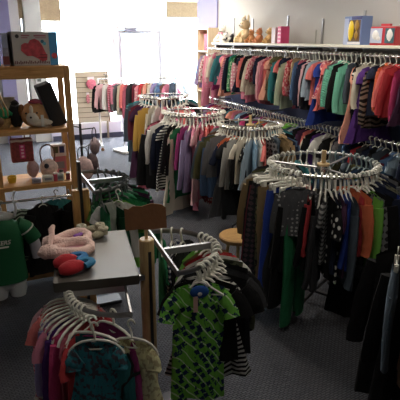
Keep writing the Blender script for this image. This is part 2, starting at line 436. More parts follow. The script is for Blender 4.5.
cn.links.new(br.outputs['Color'], mx.inputs[6]); cn.links.new(nz.outputs[0], mx.inputs[7]); cn.links.new(mx.outputs[2], cb.inputs['Base Color'])
bp = cn.nodes.new('ShaderNodeBump'); bp.inputs['Strength'].default_value = .8; bp.inputs['Distance'].default_value = .01
cn.links.new(br.outputs['Fac'], bp.inputs['Height']); bp.invert = True; cn.links.new(bp.outputs[0], cb.inputs['Normal'])
cb.inputs['Roughness'].default_value = .95

GREYW = mat('grey painted wall', 'b4b2b0', .85, bump=.05, bscale=40)
LILAC = mat('lilac painted wall', '8f8cb4', .8)
WHITEW = mat('white painted column', 'd9dad8', .8, bump=.04)
CEIL = mat('ceiling tile', 'cfcdc8', .9, bump=.1, bscale=90)
FRAME = mat('white window frame', 'ecebf0', .5)
YW = 10.7; XR = 3.75; ZC = 2.95; XL = -1.9; YB = -2.6
struct('floor', B(XL-.1, 5.0, YB-.1, YW+.1, -.06, 0), CARPET)
struct('ceiling', B(XL-.1, 5.0, YB-.1, YW+.1, ZC, ZC+.1), CEIL)
struct('wall_right', B(XR, XR+.12, YB, 7.95, 0, ZC), GREYW)
struct('trim_1', B(XR-.03, XR+.12, 7.95, 8.75, 0, ZC), LILAC)         # lilac pillar closing the right wall
struct('wall_right_far', B(4.85, 4.97, 8.75, YW, 0, ZC), GREYW)
struct('wall_right_return', B(3.87, 4.97, 8.65, 8.75, 0, ZC), GREYW)
struct('wall_left', B(XL-.1, XL, YB, YW, 0, ZC), GREYW)
struct('wall_back', B(XL, XR+.12, YB-.1, YB, 0, ZC), GREYW)
# front (street) wall, with openings
struct('wall_front', B(XL, .45, YW, YW+.15, 0, ZC), GREYW)
struct('trim_2', B(.45, .71, YW-.12, YW+.15, 0, ZC), LILAC)
struct('trim_3', B(.71, .885, YW-.05, YW+.15, 0, ZC), WHITEW)
struct('trim_4', B(.97, 1.27, YW-.12, YW+.15, 0, ZC), WHITEW)
struct('wall_front_sill', MB().box(1.27, 2.72, YW-.16, YW+.15, 0, .34).box(.885, .97, YW, YW+.15, 0, .34), mat('white sill wall', 'e6e2ee', .7))
struct('wall_front_header', B(.71, 4.85, YW, YW+.15, 2.82, ZC), FRAME)
struct('baseboard_front', B(1.3, 2.75, YW-.18, YW-.16, 0, .1), mat('dark base trim', '4a4c60', .8))
# glass
GL, gn, gb, go = nt('window glass')
gn.nodes.remove(gb)
tr = gn.nodes.new('ShaderNodeBsdfTransparent'); gs = gn.nodes.new('ShaderNodeBsdfGlossy'); gs.inputs['Roughness'].default_value = .02
ms = gn.nodes.new('ShaderNodeMixShader')
ms.inputs[0].default_value = .06; gn.links.new(tr.outputs[0], ms.inputs[1]); gn.links.new(gs.outputs[0], ms.inputs[2]); gn.links.new(ms.outputs[0], go.inputs[0])
def window(n, x0, x1, z0, z1, bars=(), xb=()):
    w = MB(); f = .035
    w.box(x0, x0+f, YW+.03, YW+.1, z0, z1).box(x1-f, x1, YW+.03, YW+.1, z0, z1).box(x0+f, x1-f, YW+.03, YW+.1, z0, z0+f).box(x0+f, x1-f, YW+.03, YW+.1, z1-f, z1)
    for b in bars: w.box(x0+f, x1-f, YW+.035, YW+.095, b-.02, b+.02)
    for b in xb: w.box(b-.02, b+.02, YW+.035, YW+.095, z0+f, z1-f)
    o = struct(f'window_{n}', w, FRAME)
    g = part('pane', MB().box(x0+f, x1-f, YW+.06, YW+.066, z0+f, z1-f), GL, o, smooth=False)
    return o
window(1, .885, .97, .34, 2.82)
window(2, 1.27, 2.70, .34, 2.82, bars=(2.5,), xb=())
window(3, 3.80, 4.85, .1, 2.82)
# door with header and closer
d = struct('door_1', MB().box(2.70, 2.78, YW+.02, YW+.12, 0, 2.82).box(3.72, 3.80, YW+.02, YW+.12, 0, 2.82).box(2.78, 3.72, YW+.02, YW+.12, 2.17, 2.23), FRAME)
part('door_leaf', MB().box(2.79, 2.86, YW+.03, YW+.08, .01, 2.16).box(3.64, 3.71, YW+.03, YW+.08, .01, 2.16).box(2.86, 3.64, YW+.03, YW+.08, 2.09, 2.16).box(2.86, 3.64, YW+.03, YW+.08, .01, .2), mat('door frame metal', 'b9b7bd', .4, .3), d, smooth=False)
part('pane', MB().box(2.86, 3.64, YW+.05, YW+.056, .2, 2.09), GL, d, smooth=False)
part('pane', MB().box(2.78, 3.72, YW+.05, YW+.056, 2.23, 2.82), GL, d, smooth=False)
part('door_closer', MB().box(2.92, 3.16, YW-.04, YW+.03, 2.13, 2.19).tube([(3.16, YW-.03, 2.19), (3.4, YW-.05, 2.20), (3.3, YW+.02, 2.2)], .009), mat('grey closer metal', '8e8a98', .4, .6), d)
part('push_bar', MB().tube([(2.88, YW-.02, .98), (3.62, YW-.02, .98)], .014), CHROME, d)
# valances / roller blinds at the tops of the windows
VAL = mat('beige woven blind', 'b5a182', .9, bump=.3, bscale=120, var=.25)
for i, (x0, x1, z0, z1, lab) in enumerate([(.885, .965, 2.36, 2.8, 'beige rolled blind in the narrow slit window'), (1.28, 1.66, 2.32, 2.8, 'beige woven blind high beside the wide white column'), (3.83, 4.56, 2.42, 2.74, 'beige woven blind above the window right of the door')]):
    r_ = empty('window_blind', ((x0+x1)/2, YW-.02, z1), 0, lab, 'blind')
    part('blind_fabric', B(-(x1-x0)/2, (x1-x0)/2, -.012, .012, z0-z1, 0), VAL, r_)
    part('bottom_bar', MB().tube([(-(x1-x0)/2, 0, z0-z1), ((x1-x0)/2, 0, z0-z1)], .014), mat('blind bar', 'c9c1b0', .6), r_)
t_ = empty('thermostat', (1.13, YW-.12, 1.21), 0, 'small white thermostat on the white column behind the pine shelves', 'thermostat')
part('casing', B(-.075, .075, -.035, 0, -.05, .05), mat('thermostat white', 'e6e6e2', .5), t_, bevel=.006)
part('display', B(-.035, .035, -.038, -.035, -.02, .03), mat('grey display', '6c716c', .3), t_)

# ceiling light fixtures (out of frame, they light the room)
EM = mat('fluorescent diffuser', 'ffffff', .5, emit=((1, .93, .82), 2.2))
for (x, y) in ((1.2, 1.6), (2.7, 3.6), (1.2, 5.6), (2.7, 7.6)):
    f_ = empty('ceiling_light', (x, y, ZC), 0, 'recessed fluorescent panel in the ceiling above the sales floor', 'light', 'fluorescent ceiling panels')
    part('light_frame', MB().box(-.32, .32, -.62, -.59, -.03, 0).box(-.32, .32, .59, .62, -.03, 0).box(-.32, -.29, -.59, .59, -.03, 0).box(.29, .32, -.59, .59, -.03, 0), FRAME, f_)
    part('diffuser', B(-.29, .29, -.59, .59, -.02, -.008), EM, f_)
    f_['unseen'] = 1
    del f_['unseen']
    la = bpy.data.lights.new('fluorescent_lamp', 'AREA'); la.shape = 'RECTANGLE'; la.size = .56; la.size_y = 1.1
    la.energy = {1.6: 5, 3.6: 14, 5.6: 34, 7.6: 42}[y]; la.color = (1, .9, .76)
    lo = bpy.data.objects.new('fluorescent_lamp', la); COL.objects.link(lo); lo.location = (x, y, ZC-.04)

# ================================================================== OUTSIDE
og = struct('ground_outside', B(-12, 20, YW+.15, 40, -.12, -.02), mat('bright pavement', 'c9c6c0', .9, bump=.1, bscale=3))
def car(loc, rz, col, lab):
    c = empty('car', loc, rz, lab, 'car')
    prof = [(-2.1, .35), (-2.15, .75), (-1.9, .9), (-1.3, .98), (-.7, 1.42), (.5, 1.45), (1.2, 1.0), (1.95, .92), (2.15, .7), (2.15, .35)]
    vs = []; fs = []; n = len(prof)
    for (yy, k) in ((-.85, 1), (-.8, 1.0), (.8, 1.0), (.85, 1)):
        for (x, z) in prof: vs.append((x, yy*(.86 if z > 1.1 else 1), z))
    for r_ in range(3):
        for j in range(n): fs.append((r_*n+j, r_*n+(j+1) % n, (r_+1)*n+(j+1) % n, (r_+1)*n+j))
    fs.append(tuple(range(n))); fs.append(tuple(3*n+j for j in range(n))[::-1])
    part('car_body', MB().add(vs, fs), mat('paint '+lab, col, .3), c, bevel=.03)
    for s in (-1, 1):
        part('side_window', MB().add([(x, s*.755 if z > 1.1 else s*.862, z) for x, z in ((-1.15, 1.0), (-.65, 1.36), (.45, 1.38), (1.0, 1.02))], [(0, 1, 2, 3)]), mat('car glass', '1e4a66', .1), c)
        for x in (-1.35, 1.35):
            part('wheel', MB().lathe([(.1, -.1), (.31, -.1), (.33, 0), (.31, .1), (.1, .1)], 20, Matrix.Translation((x, s*.78, .32)) @ Matrix.Rotation(PI/2, 4, 'X')), mat('tyre', '2a2c30', .8), c)
    part('bumper', B(-2.2, -2.1, -.8, .8, .4, .58), mat('car trim', '8d99a4', .5), c, bevel=.02)
    return c
car((8.4, 19, -.02), R(15), '58b8c8', 'pale blue car parked outside the window right of the door')
car((9.8, 23.5, -.02), R(5), 'dfe6ea', 'white car parked farther off beyond the pale blue car')
st_ = empty('storefront_building', (9, 36, -.02), 0, 'pale low building across the road beyond the parked cars', 'building')
part('facade', B(-14, 14, 0, 4, 0, 5.2), mat('pale facade', 'd8d4cc', .9), st_)
part('roof_edge', B(-14.3, 14.3, -.4, 4.2, 5.2, 5.5), mat('roof edge', 'b8b0a4', .9), st_)
for k in range(6): part('shop_window', B(-12+4*k, -9.4+4*k, -.05, 0, .6, 2.8), mat('shop glass', '8fb0c0', .2), st_)

# ================================================================== RIGHT WALL FITTINGS
XS = 3.42
sh = empty('wall_shelf', (0, 0, 0), 0, 'long white shelf along the right wall above the upper clothes rod', 'shelf')
v = []
outline = [(XR, 2.6), (XR-.36, 2.6), (XR-.36, 7.35)]+[(XR-.36+.28*(1-math.cos(t)), 7.35+.3*math.sin(t)) for t in [R(15*k) for k in range(1, 7)]]+[(XR, 7.65)]
no = len(outline)
v = [(x, y, 1.905) for x, y in outline]+[(x, y, 1.935) for x, y in outline]
fs = [tuple(range(no))[::-1], tuple(range(no, 2*no))]+[(j, (j+1) % no, (j+1) % no+no, j+no) for j in range(no)]
part('shelf_board', MB().add(v, fs), mat('cream shelf laminate', 'dcd8c8', .45), sh, bevel=.004, smooth=False)
for k, y in enumerate((3.2, 4.42, 5.12, 5.82, 6.75, 7.35)):
    part('bracket', MB().box(XR-.33, XR-.012, y-.012, y+.012, 1.87, 1.905).box(XR-.05, XR-.012, y-.012, y+.012, 1.78, 1.87), STEEL, sh)
part('edge_strip', B(XR-.368, XR-.36, 2.6, 7.35, 1.90, 1.912), DSTEEL, sh)
for (y, z1) in ((7.38, 2.29), (6.78, 2.26), (5.86, 2.27), (5.12, 2.21), (4.42, 2.2), (3.2, 2.2)):
    lab = {7.38: 'steel slotted wall strip above the white teddy', 6.78: 'steel slotted wall strip above the tall tan plush', 5.86: 'steel slotted wall strip left of the middle of the shelf',
           5.12: 'steel slotted wall strip right of the middle of the shelf', 4.42: 'steel slotted wall strip behind the yellow toy box', 3.2: 'steel slotted wall strip past the red toy box'}[y]
    if y in (4.42,): z1 = 2.27
    o = part('slotted_wall_strip', MB().box(XR-.014, XR, y-.014, y+.014, .3, z1), STEEL)
    tag(o, lab, 'wall strip')
    if y == 3.2: bpy.data.objects.remove(o)
o = part('slotted_wall_strip', B(XR-.014, XR, 5.24, 5.262, 1.94, 2.09), mat('pale strip', 'b5b4b2', .5)); tag(o, 'short pale strip on the wall beside the tallest steel strip', 'wall strip')
def wall_rod(z, lab):
    r_ = empty('clothes_rod', (XS, 0, z), 0, lab, 'clothes rod')
    part('rod', MB().tube([(0, 2.9, 0), (0, 7.62, 0)], .014, 10), CHROME, r_)
    for y in (3.2, 4.42, 5.82, 7.35):
        part('bracket', MB().tube([(0, y, -.0), (.1, y, .0 if z < 1.5 else .02), (XR-XS-.002, y, -.0)], .009, 6), STEEL, r_)
wall_rod(1.845, 'upper chrome clothes rod along the right wall')
wall_rod(1.085, 'lower chrome clothes rod along the right wall')
# lilac-blue fabric/back band visible between the two rows of clothes
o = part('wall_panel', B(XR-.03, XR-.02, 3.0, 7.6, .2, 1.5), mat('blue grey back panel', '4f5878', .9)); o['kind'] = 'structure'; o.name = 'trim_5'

up = S('''lilac/top; white floral/top; pink/trousers; white/top; pale pink/top; pink striped/gown; cream/top; magenta/frock; pale pink/top; teal/top; pink/frock; peach/frock; pink striped/top; navy/top; teal/dress;
emerald/top; green floral/top; black/frock; pink dotted/top; navy/frock; coral/top; brown/dress; black/top; pink/top; cream/top; pink floral/top; navy/top; pale pink/top; pink striped/dress; rose/top; coral/top; peach/frock;
olive/dress; teal/top; coral/tee; navy/frock; sage green/top; red floral/top; tan/top; denim blue/top; rose/dress; navy/top; pale pink/top; charcoal/top; pale denim/top; coral/tee; royal blue/dress; pink floral/frock; coral/frock; grey/jacket; mint quilted/jacket; black/top; mint green/top; slate/top; peach/dress;
black dotted/dress; ivory/top; purple/dress; zebra print/top; navy/frock; orange/jacket; coral/top; red/jacket; hot pink/top; plum/dress; denim blue/trousers; white/top; olive/coat; charcoal/dress''')
def line_pos(y0, y1, n, x, z, jit=.012):
    ys = []
    for i in range(n):
        t = i/(n-1)
        ys.append(y0+(y1-y0)*t)
    return lambda i: ((x, ys[i]+rnd.uniform(-jit, jit), z), 0)
up2 = []
for i, (c, k) in enumerate(up):
    o = {'s': 1.0}
    if k in ('dress', 'gown', 'coat'): o['s'] = .85 if i < 42 else .98
    if (c, k) == ('peach', 'frock') and i > 20: o.update(s=1.15, yaw=-.45, label='flared peach short dress on the upper wall rod, angled out from the row')
    if c == 'mint quilted': o.update(s=1.12, yaw=-.3, label='mint green quilted jacket on the upper wall rod, below the shelf')
    up2.append((c, k, o))
fill_row(up2, 'on the upper wall rod', 'clothes on the upper wall rod', line_pos(7.55, 3.12, len(up2), XS, 1.845))
lowseq = S('''plum/top; pink/tee; lilac/top; magenta/top; coral/tee; pink striped/top; red/top; pale pink/tee; rose/top; hot pink/top; navy/top; slate/tee; teal/top; coral/top; peach/tee; pink/top; pale grey/top;
teal/top; sky blue/tee; plum/top; hot pink/tee; black/top; charcoal/hoodie; lilac/top; denim blue/top; magenta/jacket; plum/tee; mustard/tee; red/tee; coral/top; white/tee; cream/top; rose/top; pale pink/top; lime green/jacket;
slate/top; white/top; denim blue/jacket; black/top; plum/top; coral/top; ivory/tee; black/hoodie; purple/top; white/tee; pale grey/hoodie; black/tee; cream/top; navy/hoodie; grey/top; slate/jacket; denim blue/top;
navy/top; red/top; charcoal/top; navy/jacket; black/top; slate/hoodie; maroon/top; denim blue/hoodie; pale denim/jacket; navy/tee''')
lo2 = []
for i, (c, k) in enumerate(lowseq):
    o = {}
    if c == 'lime green': o.update(s=1.1, yaw=-.35, label='lime green jacket on the lower wall rod, sticking out of the row')
    lo2.append((c, k, o))
fill_row(lo2, 'on the lower wall rod', 'clothes on the lower wall rod', line_pos(7.5, 3.3, len(lo2), XS, 1.085))

# things on the wall shelf ------------------------------------------------
ZS = 1.9355
def plush(name, loc, rz, lab, col, belly, h, earlen=.0, dark=None, cat='soft toy'):
    r_ = empty(name, loc, rz, lab, cat)
    F = mat('plush '+col, col, .95, bump=.6, bscale=160); G = mat('plush '+belly, belly, .95, bump=.5, bscale=160)
    k = h/.26
    part('torso', MB().blob((0, 0, .075*k), (.065*k, .055*k, .075*k), 14, 10, lump=.03), F, r_)
    hd = part('head', MB().blob((0, -.012*k, .185*k), (.058*k, .052*k, .055*k), 14, 10, lump=.02), F, r_)
    part('snout', MB().blob((0, -.062*k, .172*k), (.024*k, .024*k, .019*k), 10, 8), G, hd)
    part('nose', MB().blob((0, -.085*k, .178*k), .008*k, 8, 6), mat('black bead', '16130f', .3), hd)
    for s in (-1, 1):
        part('eye', MB().blob((s*.022*k, -.058*k, .2*k), .0065*k, 8, 6), mat('black bead', '16130f', .3), hd)
        part('ear', MB().blob((s*.04*k, 0, (.235+earlen*.4)*k), (.018*k, .01*k, (.022+earlen*.5)*k), 10, 8), mat('plush '+(dark or col), dark or col, .95, bump=.5, bscale=160), hd)
        part('arm', MB().tube([(s*.05*k, -.01*k, .12*k), (s*.075*k, -.04*k, .08*k), (s*.06*k, -.075*k, .05*k)], [.024*k, .022*k, .024*k], 8), mat('plush '+(dark or col), dark or col, .95, bump=.5, bscale=160), r_)
        part('leg', MB().tube([(s*.035*k, -.02*k, .04*k), (s*.06*k, -.07*k, .028*k), (s*.07*k, -.11*k, .03*k)], [.03*k, .028*k, .027*k], 8), F, r_)
    return r_
WY = -PI/2
t1 = plush('plush_bear', (3.60, 7.46, ZS), WY+.3, 'white teddy bear with pink bow at the curved end of the shelf', 'e6e0d8', 'f0eae2', .27)
part('bow', MB().blob((-.03, -.055, .135), (.026, .01, .018), 8, 6).blob((.03, -.055, .135), (.026, .01, .018), 8, 6), mat('pink satin', 'd8839a', .4), t1)
plush('plush_panda', (3.50, 7.12, ZS), WY-.2, 'small black and white plush between the white teddy and tan plush', 'e4e2de', 'f0eae2', .15, dark='222126')
plush('plush_bear', (3.50, 6.93, ZS), WY-.5, 'small black plush lying against the black and white one', '29282d', '4a484c', .13)
t1 = plush('plush_rabbit', (3.60, 6.70, ZS), WY, 'tall cream and tan eared plush, the tallest toy on the shelf', 'd6bd96', 'efe6d4', .34, earlen=.03)
part('fringe', MB().blob((0, -.05, .31), (.04, .03, .03), 10, 8, lump=.2), mat('cream fringe', 'e6dcc8', .95, bump=.8, bscale=120), t1)
plush('plush_bear', (3.55, 6.44, ZS), WY+.1, 'honey brown teddy in pink dress right of the tallest plush', 'c48a5c', 'd8b088', .19)
plush('plush_bear', (3.55, 6.22, ZS), WY-.15, 'reddish brown teddy second in the brown group on the shelf', 'cf8a62', 'e0b48c', .2)
plush('plush_puppy', (3.57, 5.99, ZS), WY-.1, 'golden long-haired plush puppy beside the pink box on the shelf', 'd0a870', 'e8cfa0', .2)
def carton(name, loc, rz, w, dd, h, base, lab, cat='box'):
    r_ = empty(name, loc, rz, lab, cat)
    part('carton', B(-w/2, w/2, -dd/2, dd/2, 0, h), mat('card '+base, base, .45), r_, bevel=.002)
    return r_
o = carton('toy_box', (3.56, 5.80, ZS), WY, .09, .12, .19, 'c9bcc0', 'pale grey toy box standing right of the golden plush puppy')
o = carton('toy_box', (3.56, 5.66, ZS), WY, .08, .12, .2, 'd4487c', 'narrow hot pink dotted box on the wall shelf')
for k in range(4):
    for j in range(2): part('printed_dot', MB().lathe([(.011, 0), (.011, .0008)], 10, Matrix.Translation((-.018+.036*j, -.0602, .03+.045*k)) @ Matrix.Rotation(PI/2, 4, 'X')), mat('print pale pink', 'f0c8d6', .5), o)
# yellow/blue window box
o = carton('toy_box', (3.57, 4.30, ZS), WY, .36, .13, .27, '6f86b8', 'blue toy box with a yellow toy behind its window', 'toy box')
part('side_panel', B(-.178, -.09, -.067, -.0655, .004, .25), mat('print lilac', 'a9b4d4', .5), o)
part('top_flap', B(-.03, .178, -.067, -.0655, .238, .268), mat('print navy', '2a3270', .5), o)
part('window_tray', B(-.07, .16, -.068, -.0655, .03, .234), mat('print brown', '5a4128', .5), o)
part('yellow_toy', MB().blob((-.025, -.068, .135), (.055, .018, .095), 14, 10), mat('yellow plastic', 'e0c020', .35), o)
part('toy_accessory', MB().blob((.09, -.068, .18), (.04, .012, .05), 10, 8, lump=.15).blob((.09, -.068, .09), (.03, .012, .04), 10, 8, lump=.15), mat('gold plastic', 'a07a30', .4), o)
part('bottom_band', B(-.09, .178, -.067, -.0655, .004, .028), mat('print pale', 'd8d8e0', .5), o)
o.scale = (.72, 1, 1)
# red robot-style box, two faces
o = carton('toy_box', (3.55, 3.86, ZS), WY+.25, .26, .14, .165, 'c43c48', 'red toy box with white and blue windows at right end of shelf', 'toy box')
part('carton_window', B(-.125, .0, -.082, -.0805, .02, .15), mat('print pale blue', 'b8c0d8', .4), o)
part('carton_window', B(.03, .125, -.082, -.0805, .02, .15), mat('print dark teal', '40606c', .4), o)
part('toy_figure', MB().blob((-.07, -.082, .09), (.035, .01, .04), 10, 8, lump=.1).blob((-.035, -.082, .06), (.02, .01, .02), 8, 6), mat('white toy', 'e0dede', .4), o)
part('toy_figure', MB().blob((.078, -.082, .09), (.03, .01, .05), 10, 8, lump=.1), mat('white toy', 'e0dede', .4), o)
part('handle_flap', B(-.06, .03, -.02, .02, .17, .19), mat('card c43c48', 'c43c48', .45), o)
# tall bookcase at the end of the shelf
bc = empty('bookcase', (3.62, 8.03, 0), 0, 'tall pale bookcase with small cubbies at the end of the wall shelf', 'bookcase')
part('cabinet_frame', MB().box(-.12, .1, -.23, -.2, 0, 2.16).box(-.12, .1, .2, .23, 0, 2.16).box(.09, .1, -.2, .2, 0, 2.16).box(-.12, .09, -.2, .2, 2.13, 2.16).box(-.12, .09, -.2, .2, 0, .08), BEECH, bc, smooth=False)
for z in (.45, .82, 1.13, 1.42, 1.78): part('bookcase_shelf', B(-.115, .09, -.2, .2, z, z+.022), BEECH, bc)
for (z, hh, c_, y, w_, lab) in ((1.802, .25, 'c8506a', -.06, .12, 'pink folded cloth in the top cubby of the bookcase'), (1.442, .2, 'b8a0b0', .05, .18, 'mauve box in the second cubby of the bookcase'),
                           (1.152, .12, 'd88090', -.05, .2, 'pink box in the third cubby of the bookcase'), (.842, .16, '9aa070', 0, .22, 'green and white box in a low cubby of the bookcase')):
    o = empty('storage_box', (3.6, 8.03+y, z), 0, lab, 'box')
    part('carton', B(-.07, .07, -w_/2, w_/2, 0, hh), mat('card '+c_, c_, .7), o, bevel=.008)
    part('lid', B(-.074, .074, -w_/2-.004, w_/2+.004, hh, hh+.012), mat('card lid '+c_, c_, .5), o, bevel=.003)

# ================================================================== ROUND RACKS
def round_rack(c, r, z, lab, wood_top=True, legs=4, pole_col=None):
    k = empty('round_clothes_rack', (c[0], c[1], 0), 0, lab, 'clothes rack')
    pts = [(r*math.cos(2*PI*i/48), r*math.sin(2*PI*i/48), z) for i in range(48)]
    part('ring_rail', MB().tube(pts, .0125, 8, closed=True), CHROME, k)
    part('pole', MB().tube([(0, 0, .1), (0, 0, z-.02)], .02, 12).lathe([(.03, z-.06), (.03, z-.01)], 12), CHROME, k)
    for i in range(3):
        a = i*2*PI/3+.4
        part('spoke', MB().tube([(0, 0, z-.03), ((r-.0)*math.cos(a), (r-.0)*math.sin(a), z)], .008, 6, rb=.011), STEEL, k)
    if wood_top:
        part('wooden_finial', MB().lathe([(.001, z-.01), (.045, z-.01), (.045, z+.005), (.016, z+.012), (.016, z+.1), (.001, z+.1)], 16), PALEWOOD, k)
    for i in range(legs):
        a = i*2*PI/legs+.55
        l_ = part('leg', MB().tube([(0, 0, .11), (r*.5*math.cos(a), r*.5*math.sin(a), .105), (r*.95*math.cos(a), r*.95*math.sin(a), .085)], .013, 8), DSTEEL, k)
        cx, cy = r*.95*math.cos(a), r*.95*math.sin(a)
        part('caster', MB().lathe([(.008, -.012), (.03, -.012), (.033, 0), (.03, .012), (.008, .012)], 14, Matrix.Translation((cx, cy, .033)) @ Matrix.Rotation(PI/2, 4, 'X')).tube([(cx, cy, .035), (cx, cy, .09)], .01, 6), mat('caster plastic', '3d3e42', .4), l_)
    return k
def ring_pos(c, r, z, n, a0=0, a1=2*PI, jit=.02):
    def f(i):
        a = a0+(a1-a0)*(i/n)+rnd.uniform(-jit, jit)
        return ((c[0]+r*math.cos(a), c[1]+r*math.sin(a), z), a)
    return f
def two_part(c, r, z, nf, n, d0, d1):
    """the first nf garments fill the arc d0..d1 facing the aisle, the rest hang round the back"""
    def f(i):
        d = d0+(d1-d0)*i/nf if i < nf else d1+(d0+360-d1)*(i-nf)/(n-nf)
        a = R(d)+rnd.uniform(-.02, .02)
        return ((c[0]+r*math.cos(a), c[1]+r*math.sin(a), z), a)
    return f
# big round rack (front).  angles: camera sees it from about 230 deg
CB = (2.24, 2.94); RB = .385; ZB = 1.13
round_rack(CB, RB, ZB, 'large round chrome rack of dark clothes in the right foreground')
# start at angle 150 (left/back-left), counter-clockwise through the camera side to 330 (right), then the back
front = S('''khaki/top; black/trousers; maroon/trousers; dark plaid/trousers; camouflage/trousers; khaki/trousers; navy/trousers; royal blue/trousers; charcoal/trousers; black/trousers; black/top; emerald/trousers;
studded grey/jacket; red/top; black/top; charcoal/top; grey striped/tee; black dotted/tee; navy/top; plum/tee; royal blue/top; slate/top; orange/top;
red/vest; grey plaid/top; lime green/top; black/hoodie; navy/hoodie; royal blue/tee; charcoal/jacket; black/coat; mixed fleece/coat''')
fr2 = []
for i, (c, k) in enumerate(front):
    o = {'s': 1.2, 'big': True}
    if k == 'trousers': o['s'] = 1.22
    if c == 'studded grey': o.update(yaw=-.62, s=.85, out=.11, label='grey studded jacket facing outward on the front round rack')
    if c == 'emerald': o.update(s=1.15, out=.02)
    if c == 'mixed fleece': o.update(s=1.0)
    fr2.append((c, k, o))
backs = uniq(24, ['teal', 'slate', 'pale grey', 'charcoal', 'navy', 'grey', 'olive', 'denim blue', 'black'], ['tee', 'top', 'hoodie'], 5)
seq = fr2+[(c, k, {'s': .95, 'big': True, 'hm': CLEARH if 3 < i < 12 else WHITE}) for i, (c, k) in enumerate(backs)]
big_pos = two_part(CB, RB, ZB, len(fr2), len(seq), 158, 314)
fill_row(seq, 'on front round rack', 'clothes on the front round rack', big_pos, closed=True)
# wood round stool by the rack
st = empty('round_stool', (2.03, 3.82, 0), 0, 'low round wooden stool half hidden behind the front round rack', 'stool')
part('seat', MB().lathe([(.001, .25), (.17, .25), (.18, .262), (.18, .285), (.17, .295), (.001, .295)], 32), wood('stool wood', 'a07a4a', 'b8925c', (3, 12, 3)), st)
for i in range(3):
    a = 2*PI*i/3
    part('leg', MB().tube([(.1*math.cos(a), .1*math.sin(a), .25), (.14*math.cos(a), .14*math.sin(a), 0)], .016, 8), PALEWOOD, st)

CM = (2.6, 4.70); RM = .33; ZM = 1.13
round_rack(CM, RM, ZM, 'middle round chrome rack of grey and denim clothes behind the front one')
mids = S('''blue plaid/top; slate/top; olive/top; denim blue/jacket; grey/top; navy/tee; orange/tee; charcoal/dress; pale grey/top; black/top; ivory/tee; black dotted/dress; pale denim/top; sky blue/top; white/top;
coral/tee; grey plaid/top; charcoal/jacket; slate/hoodie; dark plaid/jacket; khaki/jacket; tan/coat; navy/jacket; denim blue/top''')
m2 = [(c, k, {'s': 1.22, 'big': True}) for c, k in mids]
m2 += [(c, k, {'s': .9, 'big': True}) for c, k in uniq(10, ['grey', 'slate', 'teal', 'black', 'brown', 'cream', 'navy'], ['tee', 'top'], 9)]
fill_row(m2, 'on middle round rack', 'clothes on the middle round rack', two_part(CM, RM, ZM, 24, len(m2), 165, 322), closed=True)

C2 = (2.37, 5.70); R2 = .36; Z2 = 1.14
round_rack(C2, R2, Z2, 'round chrome rack of pink and black clothes left of the middle rack', wood_top=False)
s2 = S('''maroon/top; plum/top; rose/dress; black/jacket; white/top; charcoal/top; navy/top; black striped/dress; black/top; ivory/dress; emerald/dress; magenta/top; lilac/top; pink/gown; pale pink/dress; rose/top; coral/dress;
red dotted/gown; hot pink/top; white floral/top; red/tee; black/tee; navy/tee; cream/top; pink/top''')
s2 = [(c, k, {'s': 1.35 if k != 'gown' else 1.12, 'big': True}) for c, k in s2]+[(c, k, {'s': 1.2, 'big': True}) for c, k in uniq(7, ['black', 'white', 'pink', 'grey', 'navy'], ['tee'], 4)]
fill_row(s2, 'on pink-hung round rack', 'clothes on the round rack with pink dresses', two_part(C2, R2, Z2, 25, len(s2), 150, 338), closed=True)

C3 = (2.55, 7.3); R3 = .36; Z3 = 1.17
round_rack(C3, R3, Z3, 'far round chrome rack with teal coat and mustard top', wood_top=False)
s3 = S('''teal/coat; slate/coat; maroon/top; plum/gown; purple/top; mustard/top; ivory/top; white/top; pale pink/top; rose/tee; brown/top; coral/tee; white floral/tee; pink striped/tee; black/tee; pale grey/tee''')
s3 = [(c, k, {'s': 1.35 if k not in ('gown', 'coat') else 1.1, 'big': True}) for c, k in s3]+[(c, k, {'s': .9}) for c, k in uniq(8, ['black', 'grey', 'navy', 'slate', 'teal'], ['tee'], 6)]
fill_row(s3, 'on far round rack', 'clothes on the far round rack', two_part(C3, R3, Z3, 16, len(s3), 160, 335), closed=True)

# farthest straight rack by the window, chrome with white uprights
ZR = 1.28
sr = empty('straight_clothes_rack', (2.75, 9.35, 0), R(-8), 'straight rack with white uprights near the shop door', 'clothes rack')
part('rail', MB().tube([(-.72, 0, ZR), (.75, 0, ZR)], .014, 8), CHROME, sr)
for x in (-.72, .75):
    part('upright', MB().tube([(x, 0, .1), (x, 0, ZR)], .018, 8), mat('white enamel', 'e6e2dc', .4), sr)
    f_ = part('foot', MB().tube([(x, -.26, .09), (x, .26, .09)], .02, 8), mat('white enamel', 'e6e2dc', .4), sr)
    for y in (-.25, .25):
        part('caster', MB().lathe([(.008, -.012), (.03, -.012), (.033, 0), (.03, .012), (.008, .012)], 14, Matrix.Translation((x, y, .034)) @ Matrix.Rotation(PI/2, 4, 'X')).tube([(x, y, .034), (x, y, .09)], .008, 6), mat('caster wood brown', '8a5c3a', .6), f_)
s4 = S('''black/jacket; pale pink/top; white/top; pink striped/top; pink/top; grey/top; cream/top; coral/top; rose/top; charcoal/jacket; maroon/top; pink dotted/top; red/top; peach/jacket; tan/jacket; ivory/top; lilac/tee; sky blue/jacket; denim blue/tee; brown/top; pink/tee; slate/top''')
def pos4(i):
    t = i/(len(s4)-1); p = Matrix.Rotation(R(-8), 3, 'Z') @ Vector((-.66+1.35*t, 0, ZR))
    return ((2.75+p.x, 9.35+p.y, ZR), R(-8)+R(48))
fill_row([(c, k, {'s': 1.2}) for c, k in s4], 'on straight rack', 'clothes on the straight rack by the door', pos4)
# white display plinth / mannequin base on the floor
o = empty('display_base', (2.5, 9.12, 0), R(20), 'flat white rectangular base on the carpet near the straight rack', 'base')
part('base_slab', B(-.17, .17, -.2, .2, 0, .05), mat('white enamel', 'e6e2dc', .4), o, bevel=.012)
part('stub_pole', MB().tube([(.05, .12, .05), (.05, .12, .3)], .014, 8), CHROME, o)
o.location = (2.40, 9.0, 0)

